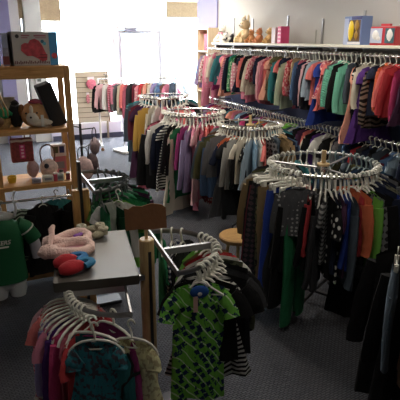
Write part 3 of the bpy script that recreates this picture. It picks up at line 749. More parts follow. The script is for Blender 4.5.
# slatwall panel in front of the window, with pink packs
sw = empty('slatwall_panel', (2.13, YW-.22, 0), 0, 'cream slatted display panel standing in front of the window', 'display panel')
m_ = MB()
for k in range(10): m_.box(-.32, .32, -.02, .0, .36+k*.1, .36+k*.1+.086)
part('slats', m_, mat('cream slatwall', 'c2b79e', .6), sw, smooth=False)
part('backing', B(-.32, .32, 0, .02, .35, 1.36), mat('slat groove', '75705f', .8), sw)
for x in (-.31, .27): part('leg', B(x, x+.04, 0, .02, 0, .35), mat('panel edge', '8d7f68', .6), sw)
part('panel_edge', B(.32, .345, -.03, .03, .34, 1.37), mat('panel edge', '8d7f68', .6), sw)
part('arm_hook', MB().tube([(.26, -.02, 1.3), (.26, -.2, 1.3), (.26, -.2, 1.22)], .008, 6), DSTEEL, sw)
for (x, z, w_, h_, c_, lab) in ((-.02, 1.12, .2, .2, 'cf6f80', 'pink patterned pack hung highest on the slatted panel'), (-.1, .83, .08, .18, 'd08890', 'pink pair of small shoes, left, on the slatted panel'), (.03, .83, .08, .18, 'c97a84', 'pink small shoes, right, on the slatted panel')):
    p = empty('hanging_pack', (2.13+x, YW-.28, z), 0, lab, 'pack')
    part('pouch', MB().blob((0, 0, 0), (w_/2, .025, h_/2), 14, 8, lump=.08, seed=int(z*10)), mat('pink pack '+c_, c_, .6, var=.4, bscale=40), p)
    part('header_card', B(-w_/3, w_/3, -.003, .003, h_*.42, h_*.7), mat('card white', 'e0d8d8', .6), p)
    part('hang_loop', MB().tube([(0, 0, h_*.66), (0, .037, h_*.68)], .003, 5), CHROME, p)

# ================================================================== PINE SHELF UNIT (left)
PX0, PX1, PY0, PY1 = -.55, .665, 4.06, 4.46
pu = empty('pine_shelf_unit', (0, 0, 0), 0, 'pine shelf unit with open shelves at the left', 'shelf unit')
for x in (PX0, PX1-.045, ):
    for y in (PY0, PY1-.045):
        part('post', B(x, x+.045, y, y+.045, 0, 1.80), PINEV, pu, bevel=.003)
part('post', B(.1-.04, .1, PY0, PY0+.03, .05, 1.31), PINEV, pu, bevel=.003)
for (z, t) in ((1.765, .035), (1.30, .03), (.865, .03), (.5, .03), (.09, .04)):
    part('shelf_board', B(PX0+.002, PX1-.002, PY0+.012, PY1-.012, z, z+t), PINE, pu, bevel=.002)
    part('front_rail', B(PX0+.046, PX1-.046, PY0-.006, PY0+.016, z-.045+.04 if z < 1.7 else z-.055, z+t-.001), PINE, pu, bevel=.003)
ZT = 1.8005
# big toy box with picture
tb = empty('boxed_toy', (.43, 4.26, ZT), R(4), 'white boxed toy with a large red picture on top of the shelves', 'toy box')
part('carton', B(-.16, .17, -.09, .09, 0, .245), mat('box grey white', 'b9b6b2', .5), tb, bevel=.003)
part('side_panel', B(.11, .171, -.0915, -.0905, .001, .244), mat('print sky', '3f8fc4', .5), tb)
hp = [(-.10, .11), (-.095, .15), (-.07, .165), (-.045, .16), (-.03, .185), (.005, .195), (.035, .18), (.06, .14), (.075, .1), (.09, .07), (.085, .04), (.05, .028), (.02, .05), (-.02, .07), (-.06, .07)]
vs = [(x, -.094, z) for x, z in hp]+[(x, -.0905, z) for x, z in hp]; N = len(hp)
part('picture', MB().add(vs, [tuple(range(N)), tuple(range(N, 2*N))[::-1]]+[(j, (j+1) % N, (j+1) % N+N, j+N) for j in range(N)]), mat('print mitt red', 'b8434e', .45, var=.35, bscale=30), tb, smooth=False)
part('picture_strap', MB().box(.02, .085, -.096, -.094, .055, .062).box(.035, .09, -.096, -.094, .075, .081), mat('print dark red', '6c2430', .5), tb)
part('brand_dot', MB().lathe([(.014, 0), (.014, .001)], 16, Matrix.Translation((-.12, -.091, .212)) @ Matrix.Rotation(PI/2, 4, 'X')), mat('print black', '2c2a30', .5), tb)
part('title_print', MB().box(-.09, -.03, -.0915, -.0905, .212, .222).box(-.09, -.045, -.0915, -.0905, .198, .205).box(.0, .09, -.0915, -.0905, .21, .222).box(.01, .09, -.0915, -.0905, .198, .204), mat('print rose', 'a0606c', .5), tb)
for (x, c_) in ((.06, '38708c'), (.075, '5ab0c8')): part('round_badge', MB().lathe([(.013, 0), (.013, .001)], 16, Matrix.Translation((x, -.092, .175-(x-.06))) @ Matrix.Rotation(PI/2, 4, 'X')), mat('print '+c_, c_, .5), tb)
m_ = MB(); q = random.Random(3)
for k in range(20): m_.box(-.152+.013*k, -.152+.013*k+.008, -.0915, -.0905, .01+q.uniform(0, .006), .036+q.uniform(-.01, .004))
part('pattern_strip', m_, mat('print pattern', '6a4048', .5), tb)
part('side_picture', MB().lathe([(.022, 0), (.022, .001)], 16, Matrix.Translation((.142, -.092, .07)) @ Matrix.Rotation(PI/2, 4, 'X')), mat('print mitt red', 'b8434e', .45), tb)
o = empty('boxed_toy', (.235, 4.25, ZT), R(-6), 'thin clear blister box standing between the two toy boxes', 'toy box')
part('carton', B(-.022, .022, -.08, .08, 0, .235), mat('pale blister', 'a8a9bc', .2), o, bevel=.004)
part('insert', B(-.023, .023, -.0815, -.0805, .01, .07), mat('print rust', '8a4a4c', .5), o)
part('header_card', B(-.02, .02, -.0815, -.0805, .13, .23), mat('print pale blue', 'b8c0d8', .4), o)
o = empty('boxed_toy', (.03, 4.25, ZT), 0, 'blue boxed toy at the left edge on top of the shelves', 'toy box')
part('carton', B(-.17, .155, -.09, .09, 0, .24), mat('print sky box', '2f7fb8', .5), o, bevel=.003)
part('picture', MB().blob((.1, -.091, .13), (.045, .002, .055), 14, 8), mat('print mitt red', 'b8434e', .45), o)
part('title_print', B(0, .14, -.0915, -.0905, .2, .22), mat('print pale', 'd8d8e0', .5), o)

# ---- shelf 2 (z 1.33)
Z = 1.3305
o = empty('laptop_sleeve', (.55, 4.27, Z), 0, 'black flat padded sleeve leaning against the right post', 'sleeve')
M = Matrix.Rotation(R(-18), 4, 'Y')
part('padded_cover', MB().box(-.06, .06, -.11, .11, 0, .34, M), mat('black nylon', '15161c', .7, bump=.2), o, bevel=.012)
part('zip', MB().tube([M @ Vector((-.061, -.112, .01)), M @ Vector((-.061, -.112, .33))], .003, 5), mat('zip dark', '3a3b44', .4), o)
o.location.x = .58
o = empty('plush_puppy', (.40, 4.22, Z), 0, 'round tan and white plush dog bag with pink bow', 'soft toy')
T1 = mat('tan plush', 'c6976a', .95, bump=.8, bscale=120); T2 = mat('white plush', 'd9d2c6', .95, bump=.8, bscale=120)
bd = part('torso', MB().blob((0, 0, .095), (.115, .08, .1), 20, 14, lump=.03), T1, o)
part('muzzle', MB().blob((-.03, -.062, .07), (.05, .035, .055), 14, 10, lump=.05), T2, o)
part('forehead_blaze', MB().blob((-.035, -.062, .13), (.017, .022, .045), 10, 8), T2, o)
part('belly', MB().blob((.03, -.055, .035), (.085, .04, .034), 14, 10, lump=.1), T2, o)
part('nose', MB().blob((-.045, -.098, .085), .009, 8, 6), mat('black bead', '16130f', .3), o)
for x in (-.075, .005): part('eye', MB().blob((x, -.075, .115), .008, 8, 6), mat('black bead', '16130f', .3), o)
for s in (-1, 1): part('ear', MB().blob((s*.1, -.01, .13), (.025, .022, .05), 10, 8), mat('brown plush', '8a5f3e', .95, bump=.6), o)
part('bow', MB().blob((.0, -.03, .198), (.05, .02, .018), 12, 8, lump=.2).blob((.06, -.03, .185), (.03, .015, .018), 8, 6), mat('rose satin', 'a84a64', .5), o)
part('price_tag', B(.028, .05, -.105, -.1, .01, .1), mat('paper tag', 'd6d8d6', .6), o)
o = empty('handbag', (.255, 4.26, Z), 0, 'small black slouchy bag left of the plush dog', 'bag')
part('pouch', MB().blob((0, 0, .09), (.06, .06, .095), 16, 10, lump=.09, seed=2), mat('black cloth', '1a1b1f', .8, bump=.4), o)
part('gathered_top', MB().blob((0, 0, .185), (.03, .03, .02), 10, 8, lump=.2, seed=4), mat('black cloth', '1a1b1f', .8, bump=.4), o)
part('drawstring', MB().tube([(-.03, -.03, .17), (0, -.045, .165), (.03, -.03, .17)], .004, 6), mat('grey cord', '4d4e55', .8), o)
o = empty('wicker_basket', (.13, 4.25, Z), 0, 'tan wicker basket at the left of the upper shelf', 'basket')
part('basket_bowl', MB().lathe([(.001, 0), (.07, 0), (.085, .04), (.09, .075), (.083, .075), (.075, .04), (.06, .012), (.001, .012)], 24), mat('wicker', 'a58a5c', .8, bump=.9, bscale=90, var=.3), o)
o = empty('plush_frog', (.17, 4.23, Z+.075), 0, 'green knitted toy lying in the wicker basket', 'soft toy')
part('torso', MB().blob((0, 0, .04), (.045, .035, .04), 12, 8, lump=.12), mat('green knit', '2f9a6a', .9, bump=.6), o)
part('arm', MB().tube([(.03, 0, .045), (.06, -.02, .03)], [.016, .014], 8), mat('green knit', '2f9a6a', .9, bump=.6), o)
o = empty('picture_card', (.2, 4.39, Z+.0), 0, 'grey photo card standing behind the basket', 'card')
part('card_face', B(-.07, .07, 0, .006, 0, .22), mat('card photo grey', '9a968c', .6, var=.35, bscale=25), o)
part('support', B(-.01, .01, .006, .04, 0, .12), mat('card brown', '8a7a62', .7), o)
o = empty('handbag', (.13, 4.1, 1.76), 0, 'gold chain purse straps hanging at left of the upper shelf', 'bag')
for dx in (0, .03): part('strap', MB().tube([(-.05+dx, 0, -.02), (-.03+dx, 0, -.1), (0+dx, 0, -.2), (.03+dx, -.01, -.28), (.03+dx, 0, -.32)], .006, 6), mat('gilt chain', 'a98c5c', .35, .6, bump=.5, bscale=200), o)
part('pouch', MB().blob((-.03, 0, -.36), (.055, .03, .05), 12, 8, lump=.05), mat('brown leather', '6b4c34', .5), o)

# ---- shelf 3 (z .895)
Z = .8955
RB_ = mat('rust sheer fabric', '8a3838', .5, bump=.4, bscale=80, var=.35)
o = empty('tote_bag', (.265, 4.14, 1.29), R(4), 'dark red tote bag with pink strip hung under the upper shelf', 'bag')
part('pouch', MB().box(-.085, .085, -.02, .02, -.22, -.03), RB_, o, bevel=.012)
part('letter_strip', MB().box(-.02, .02, -.0225, -.0205, -.19, -.08), mat('hot pink strip', 'd43a7e', .5), o)
m_ = MB()
for k in range(4): m_.box(-.01, .01, -.024, -.0226, -.18+.026*k, -.165+.026*k)
part('letter_print', m_, mat('pale pink print', 'ecc4d4', .5), o)
for s in (-1, 1): part('handle', MB().tube([(s*.07, 0, -.05), (s*.075, 0, 0), (s*.078, .0, .006)], .006, 6), mat('grey webbing', '6a5f66', .7), o)
part('trim_ruffle', MB().tube([(-.08, -.021, -.05), (-.04, -.024, -.045), (0, -.022, -.052), (.04, -.024, -.046), (.08, -.021, -.05)], .01, 6), mat('pale lace', 'c8b4a8', .8), o)
o = empty('handbag', (.47, 4.28, Z), 0, 'clear patterned handbag with a tall arched brown strap', 'bag')
part('pouch', MB().blob((0, 0, .075), (.075, .04, .075), 18, 10, lump=.03), mat('pale print bag', 'c9b8b4', .4, var=.35, bscale=35), o)
part('strap', MB().tube([(-.05, 0, .12)]+[(.06*-math.cos(t), 0, .2+.07*math.sin(t)) for t in [PI*k/8 for k in range(9)]]+[(.05, 0, .12)], .006, 6), mat('brown strap', '5e4034', .5), o)
part('buckle', MB().blob((-.02, -.042, .1), (.02, .012, .022), 10, 8), mat('navy flower', '23283c', .6), o)
o = empty('handbag', (.345, 4.3, Z), 0, 'brown strapped pale pouch behind the red tote bag', 'bag')
part('pouch', MB().blob((0, 0, .075), (.05, .03, .075), 14, 10, lump=.05), mat('pale mauve bag', 'a8939a', .5, var=.2), o)
part('strap', MB().tube([(-.02, 0, .14), (-.035, 0, .25), (-.04, 0, .36)], .005, 6), mat('brown strap', '5e4034', .5), o)
# small goods
goods = [
 ('gift_box', (.44, 4.13), .085, .06, .05, 'd4d2c8', 'white small carton in front of the patterned handbag'),
 ('gift_box', (.535, 4.13), .06, .06, .055, 'b8c8c8', 'pale green small carton beside the white carton'),
 ('gift_box', (.35, 4.12), .07, .05, .035, 'a9a6b8', 'flat pale lilac carton below the red tote'),
 ('photo_box', (.575, 4.36), .1, .05, .15, 'b86a7c', 'pink box standing at back right of the middle shelf'),
]
for (nm, (x, y), w_, d_, h_, c_, lab) in goods:
    o = empty(nm, (x, y, Z), rnd.uniform(-.2, .2), lab, 'box')
    part('carton', B(-w_/2, w_/2, -d_/2, d_/2, 0, h_), mat('card '+c_, c_, .5), o, bevel=.003)
    part('label_print', B(-w_/3, w_/3, -d_/2-.001, -d_/2, h_*.3, h_*.7), mat('print grey', '80828c', .5), o)
o = empty('photo_box', (.57, 4.36, Z+.1515), 0, 'white box with dark pictures stacked on the pink box', 'box')
part('carton', B(-.06, .06, -.03, .03, 0, .1), mat('card white', 'e0d8d8', .6), o, bevel=.002)
part('picture', B(-.045, -.005, -.0315, -.0305, .03, .085), mat('print olive', '54583a', .5), o)
part('picture', B(.005, .045, -.0315, -.0305, .03, .085), mat('print navy', '2a3270', .5), o)
for (x, y, r_, h_, c_, l_, lab) in ((.5, 4.09, .022, .07, 'c8566e', 'e6e0dc', 'pink jar with white lid at the front of the middle shelf'), (.55, 4.1, .02, .085, 'd8d4d0', '3a3a40', 'white bottle with dark lid beside the pink jar'),
                             (.6, 4.1, .018, .06, '7a3a50', 'd0c8c4', 'plum jar with pale lid against the right post')):
    o = empty('jar', (x, y+.03, Z), 0, lab, 'jar')
    part('jar_body', MB().lathe([(.001, 0), (r_, 0), (r_, h_*.75), (r_*.8, h_*.82), (.001, h_*.82)], 16), mat('glaze '+c_, c_, .25), o)
    part('lid', MB().lathe([(.001, h_*.82), (r_*.85, h_*.82), (r_*.85, h_), (.001, h_)], 16), mat('lid '+l_, l_, .4), o)
o = empty('yellow_pot', (.17, 4.2, Z), 0, 'small yellow pot at left of the middle shelf', 'pot')
part('pot_body', MB().lathe([(.001, 0), (.03, 0), (.038, .05), (.034, .05), (.028, .006), (.001, .006)], 18), mat('yellow glaze', 'c8a830', .4), o)
part('rim', MB().tube([(.036*math.cos(t), .036*math.sin(t), .05) for t in [2*PI*k/16 for k in range(16)]], .003, 6, closed=True), mat('yellow glaze', 'c8a830', .4), o)

# clothes hung from the rail under the middle shelf, and hanging child torso form
rl = empty('clothes_rod', (0, 0, .80), 0, 'short chrome rod below the middle shelf of the pine unit', 'clothes rod')
part('rod', MB().tube([(PX0+.05, 3.98, 0), (.60, 3.98, 0)], .01, 8), CHROME, rl)
for x in (-.4, .58): part('bracket', MB().tube([(x, 3.98, 0), (x, 4.055, .03)], .008, 6), STEEL, rl)
fz = -.05
hang('top', 'green zebra', (.06, 3.98, .80), R(10), 'dark green zebra print top hung behind the torso form', s=1.0)
hang('top', 'green zebra', (.17, 3.95, .80), R(28), 'dark zebra print top hung beside the black jacket', s=.8)
hang('coat', 'black', (.36, 3.93, .82), R(12), 'black jacket hung below the middle shelf of the pine unit', s=.78)
hang('top', 'black', (.635, 3.96, .84), R(25), 'black top hanging by the slotted wooden upright', s=.95)
hang('top', 'teal', (.50, 4.2, .78), R(5), 'teal top hanging deep inside the pine shelf unit', s=.85)
o = empty('folded_stack', (.42, 4.25, .5305), 0, 'folded aqua and teal clothes on the low shelf', 'clothes')
part('folded_cloth', MB().blob((0, 0, .035), (.13, .09, .035), 18, 8, lump=.05), fabric('mint green'), o)
part('folded_cloth', MB().blob((.01, -.01, .085), (.11, .08, .03), 18, 8, lump=.08, seed=5), fabric('teal'), o)
o = empty('storage_crate', (.3, 4.25, .1305), 0, 'dark plastic crate on the bottom shelf', 'crate')
part('crate_tub', MB().box(-.24, .24, -.14, -.13, 0, .16).box(-.24, .24, .13, .14, 0, .16).box(-.24, -.23, -.13, .13, 0, .16).box(.23, .24, -.13, .13, 0, .16).box(-.23, .23, -.13, .13, 0, .01), mat('dark crate', '1f2126', .5), o)
part('rim', MB().box(-.25, .25, -.15, -.14, .14, .165).box(-.25, -.24, -.14, .14, .14, .165).box(.24, .25, -.14, .14, .14, .165), mat('grey crate rim', '34363c', .5), o)

# torso form
tf = empty('torso_form', (.04, 3.78, .76), R(4), "white child torso form in a green jersey hanging left of the aisle", 'mannequin')
MAN = mat('white torso plastic', 'c9cccf', .35)
part('torso', MB().tube([(0, 0, .02), (0, 0, -.02), (0, 0, -.08), (0, 0, -.2), (0, 0, -.34), (0, 0, -.5), (0, 0, -.56)], [.045, .05, .12, .125, .11, .13, .12], 20, rb=[.04, .045, .06, .075, .065, .075, .06], up=(1, 0, 0)), MAN, tf)
for s in (-1, 1): part('leg', MB().tube([(s*.066, 0, -.52), (s*.068, 0, -.6), (s*.066, 0, -.645)], [.07, .066, .055], 14, rb=[.07, .06, .05], up=(1, 0, 0)), MAN, tf)
JG = fabric('emerald')
jg = mat('jersey green', '0d5a34', .75, bump=.15, bscale=200)
js = part('jersey', MB().tube([(0, 0, -.005), (0, 0, -.035), (0, 0, -.075), (0, 0, -.14), (0, 0, -.3), (0, 0, -.46), (0, 0, -.51)], [.055, .085, .145, .15, .14, .15, .152], 28, rb=[.05, .06, .078, .088, .082, .088, .09], up=(1, 0, 0)), jg, tf)
for s in (-1, 1):
    sl = part('sleeve', MB().tube([(s*.11, 0, -.075), (s*.16, 0, -.11), (s*.2, -.005, -.17), (s*.225, -.01, -.215)], [.055, .062, .06, .058], 16, rb=[.05, .055, .05, .048], up=(1, 0, .6)), jg, tf)
    part('sleeve_stripe', MB().tube([(s*.168, -.002, -.122), (s*.174, -.002, -.131)], [.0665, .0655], 16, rb=[.0585, .058], up=(1, 0, .6)), mat('white stripe', 'd8d8d0', .6), sl)
    part('undershirt_sleeve', MB().tube([(s*.205, -.005, -.17), (s*.225, -.01, -.26), (s*.23, -.015, -.36)], [.04, .042, .036], 12, rb=[.036, .036, .03], up=(1, 0, .2)), mat('grey undershirt', 'a5a2ac', .85), tf)
part('hood', MB().blob((0, .0, -.005), (.095, .06, .035), 18, 10, lump=.1), mat('grey fleece hood', 'a09f9c', .95, bump=.6, bscale=120), tf)
part('hook', MB().tube([(0, 0, .02), (0, 0, .05), (.015, 0, .065)], .005, 6), CHROME, tf)
part('silver_chain', MB().tube([(.1, -.03, .0), (.115, -.02, .06), (.10, -.01, .13), (.12, 0, .18)], .009, 6), mat('silver chain', (.6, .6, .62), .3, .9, bump=1, bscale=150), tf)
# lettering on the jersey chest
def text(body, loc, size, m, parent, rot=(PI/2, 0, 0), name='lettering', ext=.001, shear=0):
    cu = bpy.data.curves.new(name, 'FONT'); cu.body = body; cu.size = size; cu.extrude = ext; cu.align_x = 'RIGHT'; cu.shear = shear; cu.offset = size*.02
    ob = bpy.data.objects.new(name, cu); COL.objects.link(ob)
    dg = bpy.context.evaluated_depsgraph_get()
    me = bpy.data.meshes.new_from_object(ob.evaluated_get(dg)); bpy.data.objects.remove(ob)
    me.transform(Matrix.Translation(loc) @ Matrix.Rotation(rot[2], 4, 'Z') @ Matrix.Rotation(rot[0], 4, 'X'))
    me.materials.clear(); me.materials.append(None)
    return link(name, me, m, parent)
LW = mat('white lettering', 'dcdcd4', .6)
text('CKERS', (.042, -.0865, -.19), .045, LW, js, shear=.25)
part('lettering_underline', MB().add([(-.09, -.0925, -.2), (.03, -.0925, -.205), (.025, -.0925, -.215), (-.09, -.0925, -.21)]+[(-.09, -.085, -.2), (.03, -.085, -.205), (.025, -.085, -.215), (-.09, -.085, -.21)], [(0, 1, 2, 3), (7, 6, 5, 4), (0, 4, 5, 1), (1, 5, 6, 2), (2, 6, 7, 3), (3, 7, 4, 0)]), LW, js, smooth=False)

# handbags hung beyond the unit
hb = empty('handbag_stand', (.95, 5.4, 0), 0, 'thin dark stand holding bags behind the pine shelves', 'stand')
part('pole', MB().tube([(0, 0, .03), (0, 0, 1.14)], .014, 8), DSTEEL, hb)
part('base_plate', MB().lathe([(.001, 0), (.2, 0), (.2, .02), (.03, .035), (.001, .035)], 24), DSTEEL, hb)
for k, (a, z) in enumerate(((-.6, 1.1), (2.4, 1.12), (-1.7, .92), (.6, .9))): part('arm', MB().tube([(0, 0, z-.02), (.15*math.cos(a), .15*math.sin(a), z)], .006, 6), DSTEEL, hb)
for k, (a, z, c_, w_, h_, lab) in enumerate(((-.6, 1.1, '8f7f84', .075, .09, 'grey mauve handbag with dark straps on the bag stand'), (2.4, 1.12, '3c4c78', .05, .09, 'blue bag topmost on the bag stand'),
                                   (-1.7, .92, 'b9a0a0', .1, .14, 'pale pink patterned bag low on the bag stand'), (.6, .9, '57484c', .08, .12, 'dark brown bag on the right of the bag stand'))):
    x, y = .95+.15*math.cos(a), 5.4+.15*math.sin(a)
    o = empty('handbag', (x, y, z), a, lab, 'bag')
    part('pouch', MB().blob((0, 0, -.1-h_), (.05, w_, h_), 16, 10, lump=.07, seed=k), mat('bag '+c_, c_, .6, bump=.3, var=.35, bscale=30), o)
    part('strap', MB().tube([(0, -.05, -.06-h_)]+[(0, .05*-math.cos(t), -.05+.055*math.sin(t)) for t in [PI*j/8 for j in range(9)]]+[(0, .05, -.06-h_)], .006, 6), mat('dark strap', '2a2228', .5), o)

# ================================================================== FOREGROUND FIXTURE (slotted wooden uprights with half-round rails)
DY = R(-9.9)     # fixture is turned a little against the room
def half_ring(center, r, z, side, a_off, lab, zdrop=0, flat=.016, cross=True):
    """chord along local Y, arc bulging to local +X*side"""
    k = empty('half_round_rail', (center[0], center[1], z), a_off, lab, 'clothes rail')
    part('chord_bar', MB().box(-.006, .006, -r, r, -.02, .012), STEEL, k, bevel=.002)
    pts = [(side*r*1.0*math.sin(PI*i/24), -r*math.cos(PI*i/24), 0) for i in range(25)]
    part('curved_rail', MB().tube(pts, .014, 8, rb=.005, up=(0, 0, 1)), STEEL, k)
    if cross: part('cross_bar', MB().box(min(0, side*r), max(0, side*r), -.01, .01, -.022, .01), STEEL, k)
    return k
def upright(x, y, z1, lab, r=.042):
    k = empty('slotted_upright', (x, y, 0), 0, lab, 'post')
    prof = [(.001, 0), (r, 0), (r, z1-.006), (r-.006, z1), (.001, z1)]
    part('wood_post', MB().lathe(prof, 28), PALEWOOD, k)
    part('slot_channel', B(-.008, .008, -r-.003, -r+.006, .05, z1-.06), DSTEEL, k)
    part('slot_channel', B(-.008, .008, r-.006, r+.003, .05, z1-.06), DSTEEL, k)
    part('base_plate', B(-.2, .2, -.04, .04, 0, .04) if r < .04 else MB().box(-.25, .25, -.03, .03, .0, .05).box(-.03, .03, -.25, -.03, 0, .05).box(-.03, .03, .03, .25, 0, .05), DSTEEL, k)
    return k
POST = (.695, 2.30)
u1 = upright(POST[0], POST[1], 1.035, 'round pale wooden post with dark slot holding a cardboard sign', r=.038)
u1.rotation_euler.z = R(5)
sg = empty('cardboard_sign', (POST[0], POST[1], 1.0355), R(-12), 'brown torn cardboard sign on a dowel above the wooden post', 'sign')
part('dowel', MB().tube([(0, 0, 0), (0, 0, .10)], .009, 10), PALEWOOD, sg)
hp = [(-.102, .052), (-.104, .17), (-.085, .163), (-.06, .18), (-.02, .175), (.03, .188), (.08, .18), (.1, .162), (.104, .055), (.03, .05), (-.04, .056)]
N = len(hp); vs = [(x, -.014, z) for x, z in hp]+[(x, -.0095, z) for x, z in hp]
part('card_face', MB().add(vs, [tuple(range(N)), tuple(range(N, 2*N))[::-1]]+[(j, (j+1) % N, (j+1) % N+N, j+N) for j in range(N)]), mat('corrugated card', '7d5536', .9, bump=.2, bscale=30, var=.08), sg, smooth=False)
# D1
D1C = (.745, 2.20); D1R = .27; D1Z = 1.0; A1 = R(-4)
half_ring(D1C, D1R, D1Z, 1, A1, 'steel half-round rail right of the post with the sign')
# D2 and its upright
D2C = (.655, 3.62); D2R = .29; A2 = R(0)
half_ring(D2C, D2R, 1.0, 1, A2, 'steel half-round rail of green shirts behind the near one')
u2 = empty('slotted_upright', (.60, 3.60, 0), 0, 'square twin wooden upright with dark slot beside the pine shelves', 'post')
part('wood_post', MB().box(-.06, -.011, -.03, .03, 0, .95), PINEV, u2, bevel=.003)
part('wood_post', MB().box(.012, .06, -.03, .03, 0, .95), PINEV, u2, bevel=.003)
part('slot_channel', B(-.01, .012, -.028, .028, 0, 1.16), DSTEEL, u2)
part('base_plate', B(-.25, .25, -.06, .06, 0, .03), DSTEEL, u2)
# tray
ty = empty('metal_tray_shelf', (0, 0, .85), 0, 'grey metal shelf tray holding slippers beside the wooden post', 'tray shelf')
cs = [(.232, 2.33), (.632, 2.255), (.735, 2.90), (.345, 2.99)]
v = [(x, y, 0) for x, y in cs]+[(x, y, .012) for x, y in cs]
part('tray_top', MB().add(v, [(3, 2, 1, 0), (4, 5, 6, 7), (0, 1, 5, 4), (1, 2, 6, 5), (2, 3, 7, 6), (3, 0, 4, 7)]), mat('grey enamel', '57534f', .5, .0, bump=.03, bscale=20), ty, smooth=False)
def lipbar(a, b, h=.035, t=.006):
    a = Vector((*a, 0)); b = Vector((*b, 0)); d_ = (b-a).normalized(); nn = Vector((-d_.y, d_.x, 0))*t
    vs = [a-nn, b-nn, b, a]; vs = [(p.x, p.y, zz) for zz in (-h, .014) for p in vs]
    return vs, [(3, 2, 1, 0), (4, 5, 6, 7), (0, 1, 5, 4), (1, 2, 6, 5), (2, 3, 7, 6), (3, 0, 4, 7)]
part('front_lip', MB().add(*lipbar(cs[0], cs[1])), mat('dark grey enamel', '3a3631', .5, .0), ty, smooth=False)
part('side_lip', MB().add(*lipbar(cs[1], cs[2])), mat('dark grey enamel', '3a3631', .5, .0), ty, smooth=False)
part('side_lip', MB().add(*lipbar(cs[3], cs[0])), mat('dark grey enamel', '3a3631', .5, .0), ty, smooth=False)
part('bracket', MB().box(.62, .69, 2.27, 2.29, -.03, -.002), STEEL, ty)
# D0 under the tray
D0C = (.57, 2.28); D0R = .28; D0Z = .80
half_ring(D0C, D0R, D0Z, -1, R(-10), 'steel half-round rail below the grey tray')
# ---- slippers on the tray
ZTR = .8625
def slipper(loc, rz, L, c1, c2, lab, fuzz=False, cuff=True):
    s = empty('slipper', loc, rz, lab, 'slipper')
    m1 = mat('slipper '+c1, c1, .9, bump=.7 if fuzz else .3, bscale=120); m2 = mat('slipper '+c2, c2, .9, bump=.3, bscale=120)
    W_ = L*.24
    part('sole', MB().blob((0, 0, .008), (L/2, W_, .009), 20, 8), mat('slipper sole', '3a2f34', .9), s)
    part('toe_cap', MB().blob((-L*.12, 0, .03), (L*.38, W_*1.05, .036), 20, 12, lump=.03), m1, s)
    pts = [(L*.22+L*.26*math.cos(t), W_*.8*math.sin(t), .035) for t in [R(-100+k*20) for k in range(11)]]
    part('heel_collar', MB().tube(pts, .014 if not fuzz else .018, 8, rb=.022), m2, s)
    part('lining', MB().blob((L*.14, 0, .018), (L*.28, W_*.7, .012), 16, 8), mat('dark lining', '5a3a66', .9), s)
    return s
slipper((.352, 2.42, ZTR), R(20), .19, 'b0202c', '2a76a0', 'red slipper with blue heel, the nearer of the pair')
slipper((.335, 2.51, ZTR), R(18), .18, 'aa1f2b', '2a70a8', 'red slipper with blue heel, the farther of the pair')
PF = mat('pink fleece', 'efcdc4', .97, bump=.9, bscale=110)
def fluffy(loc, rz, lab, seed, k=1):
    s = empty('fluffy_slipper', loc, rz, lab, 'slipper')
    q = random.Random(seed)
    pts = [(.1*k*math.cos(t), .055*k*math.sin(t), .03+.012*math.sin(2*t)) for t in [2*PI*j/14 for j in range(14)]]
    part('fleece_rim', MB().tube(pts, .03, 10, closed=True), PF, s)
    part('toe_puff', MB().blob((-.095*k, 0, .04), (.055, .05, .038), 16, 10, lump=.09, seed=seed), PF, s)
    part('rabbit_ear', MB().tube([(-.08*k, .03, .06), (-.07*k, .06, .09), (-.05*k, .085, .1)], [.016, .019, .012], 10), PF, s)
    part('lining', MB().blob((.01, 0, .02), (.08*k, .04*k, .014), 14, 8), mat('rose lining', 'c48a94', .9), s)
    return s
fluffy((.36, 2.66, ZTR), R(8), 'pale pink fluffy slipper nearest the front of the tray', 1, 1.2)
fluffy((.385, 2.80, ZTR), R(14), 'pale pink fluffy slipper with purple ribbon behind the nearer one', 2, 1.12)
rb = bpy.data.objects['fluffy_slipper.001']
part('ribbon', MB().blob((.03, -.045, .062), (.026, .014, .01), 10, 8, lump=.2).blob((.055, -.03, .06), (.018, .012, .01), 10, 8), mat('purple ribbon', '8a4cb0', .5), rb)
KN_ = '9c9a80'
for (x, y, a, lab) in ((.46, 2.93, .3, 'sage knitted bootie at the back edge of the tray'), (.57, 2.93, -.4, 'sage knitted bootie second from left on the tray'), (.575, 2.84, .5, 'sage knitted bootie nearest the bare part of the tray')):
    s = empty('knitted_bootie', (x, y, ZTR), a, lab, 'bootie')
    part('toe', MB().blob((-.02, 0, .022), (.048, .028, .022), 14, 10, lump=.06), mat('sage knit', 'b0ab93', .95, bump=.8, bscale=130), s)
    part('cuff', MB().tube([(.022+.02*math.cos(t), .02*math.sin(t), .048) for t in [2*PI*k/12 for k in range(12)]], .013, 8, closed=True), mat('pale sage knit', 'bdb8a2', .95, bump=.8, bscale=130), s)
    part('ankle', MB().tube([(.022, 0, .015), (.022, 0, .05)], [.028, .024], 12), mat('sage knit', 'b0ab93', .95, bump=.8, bscale=130), s)

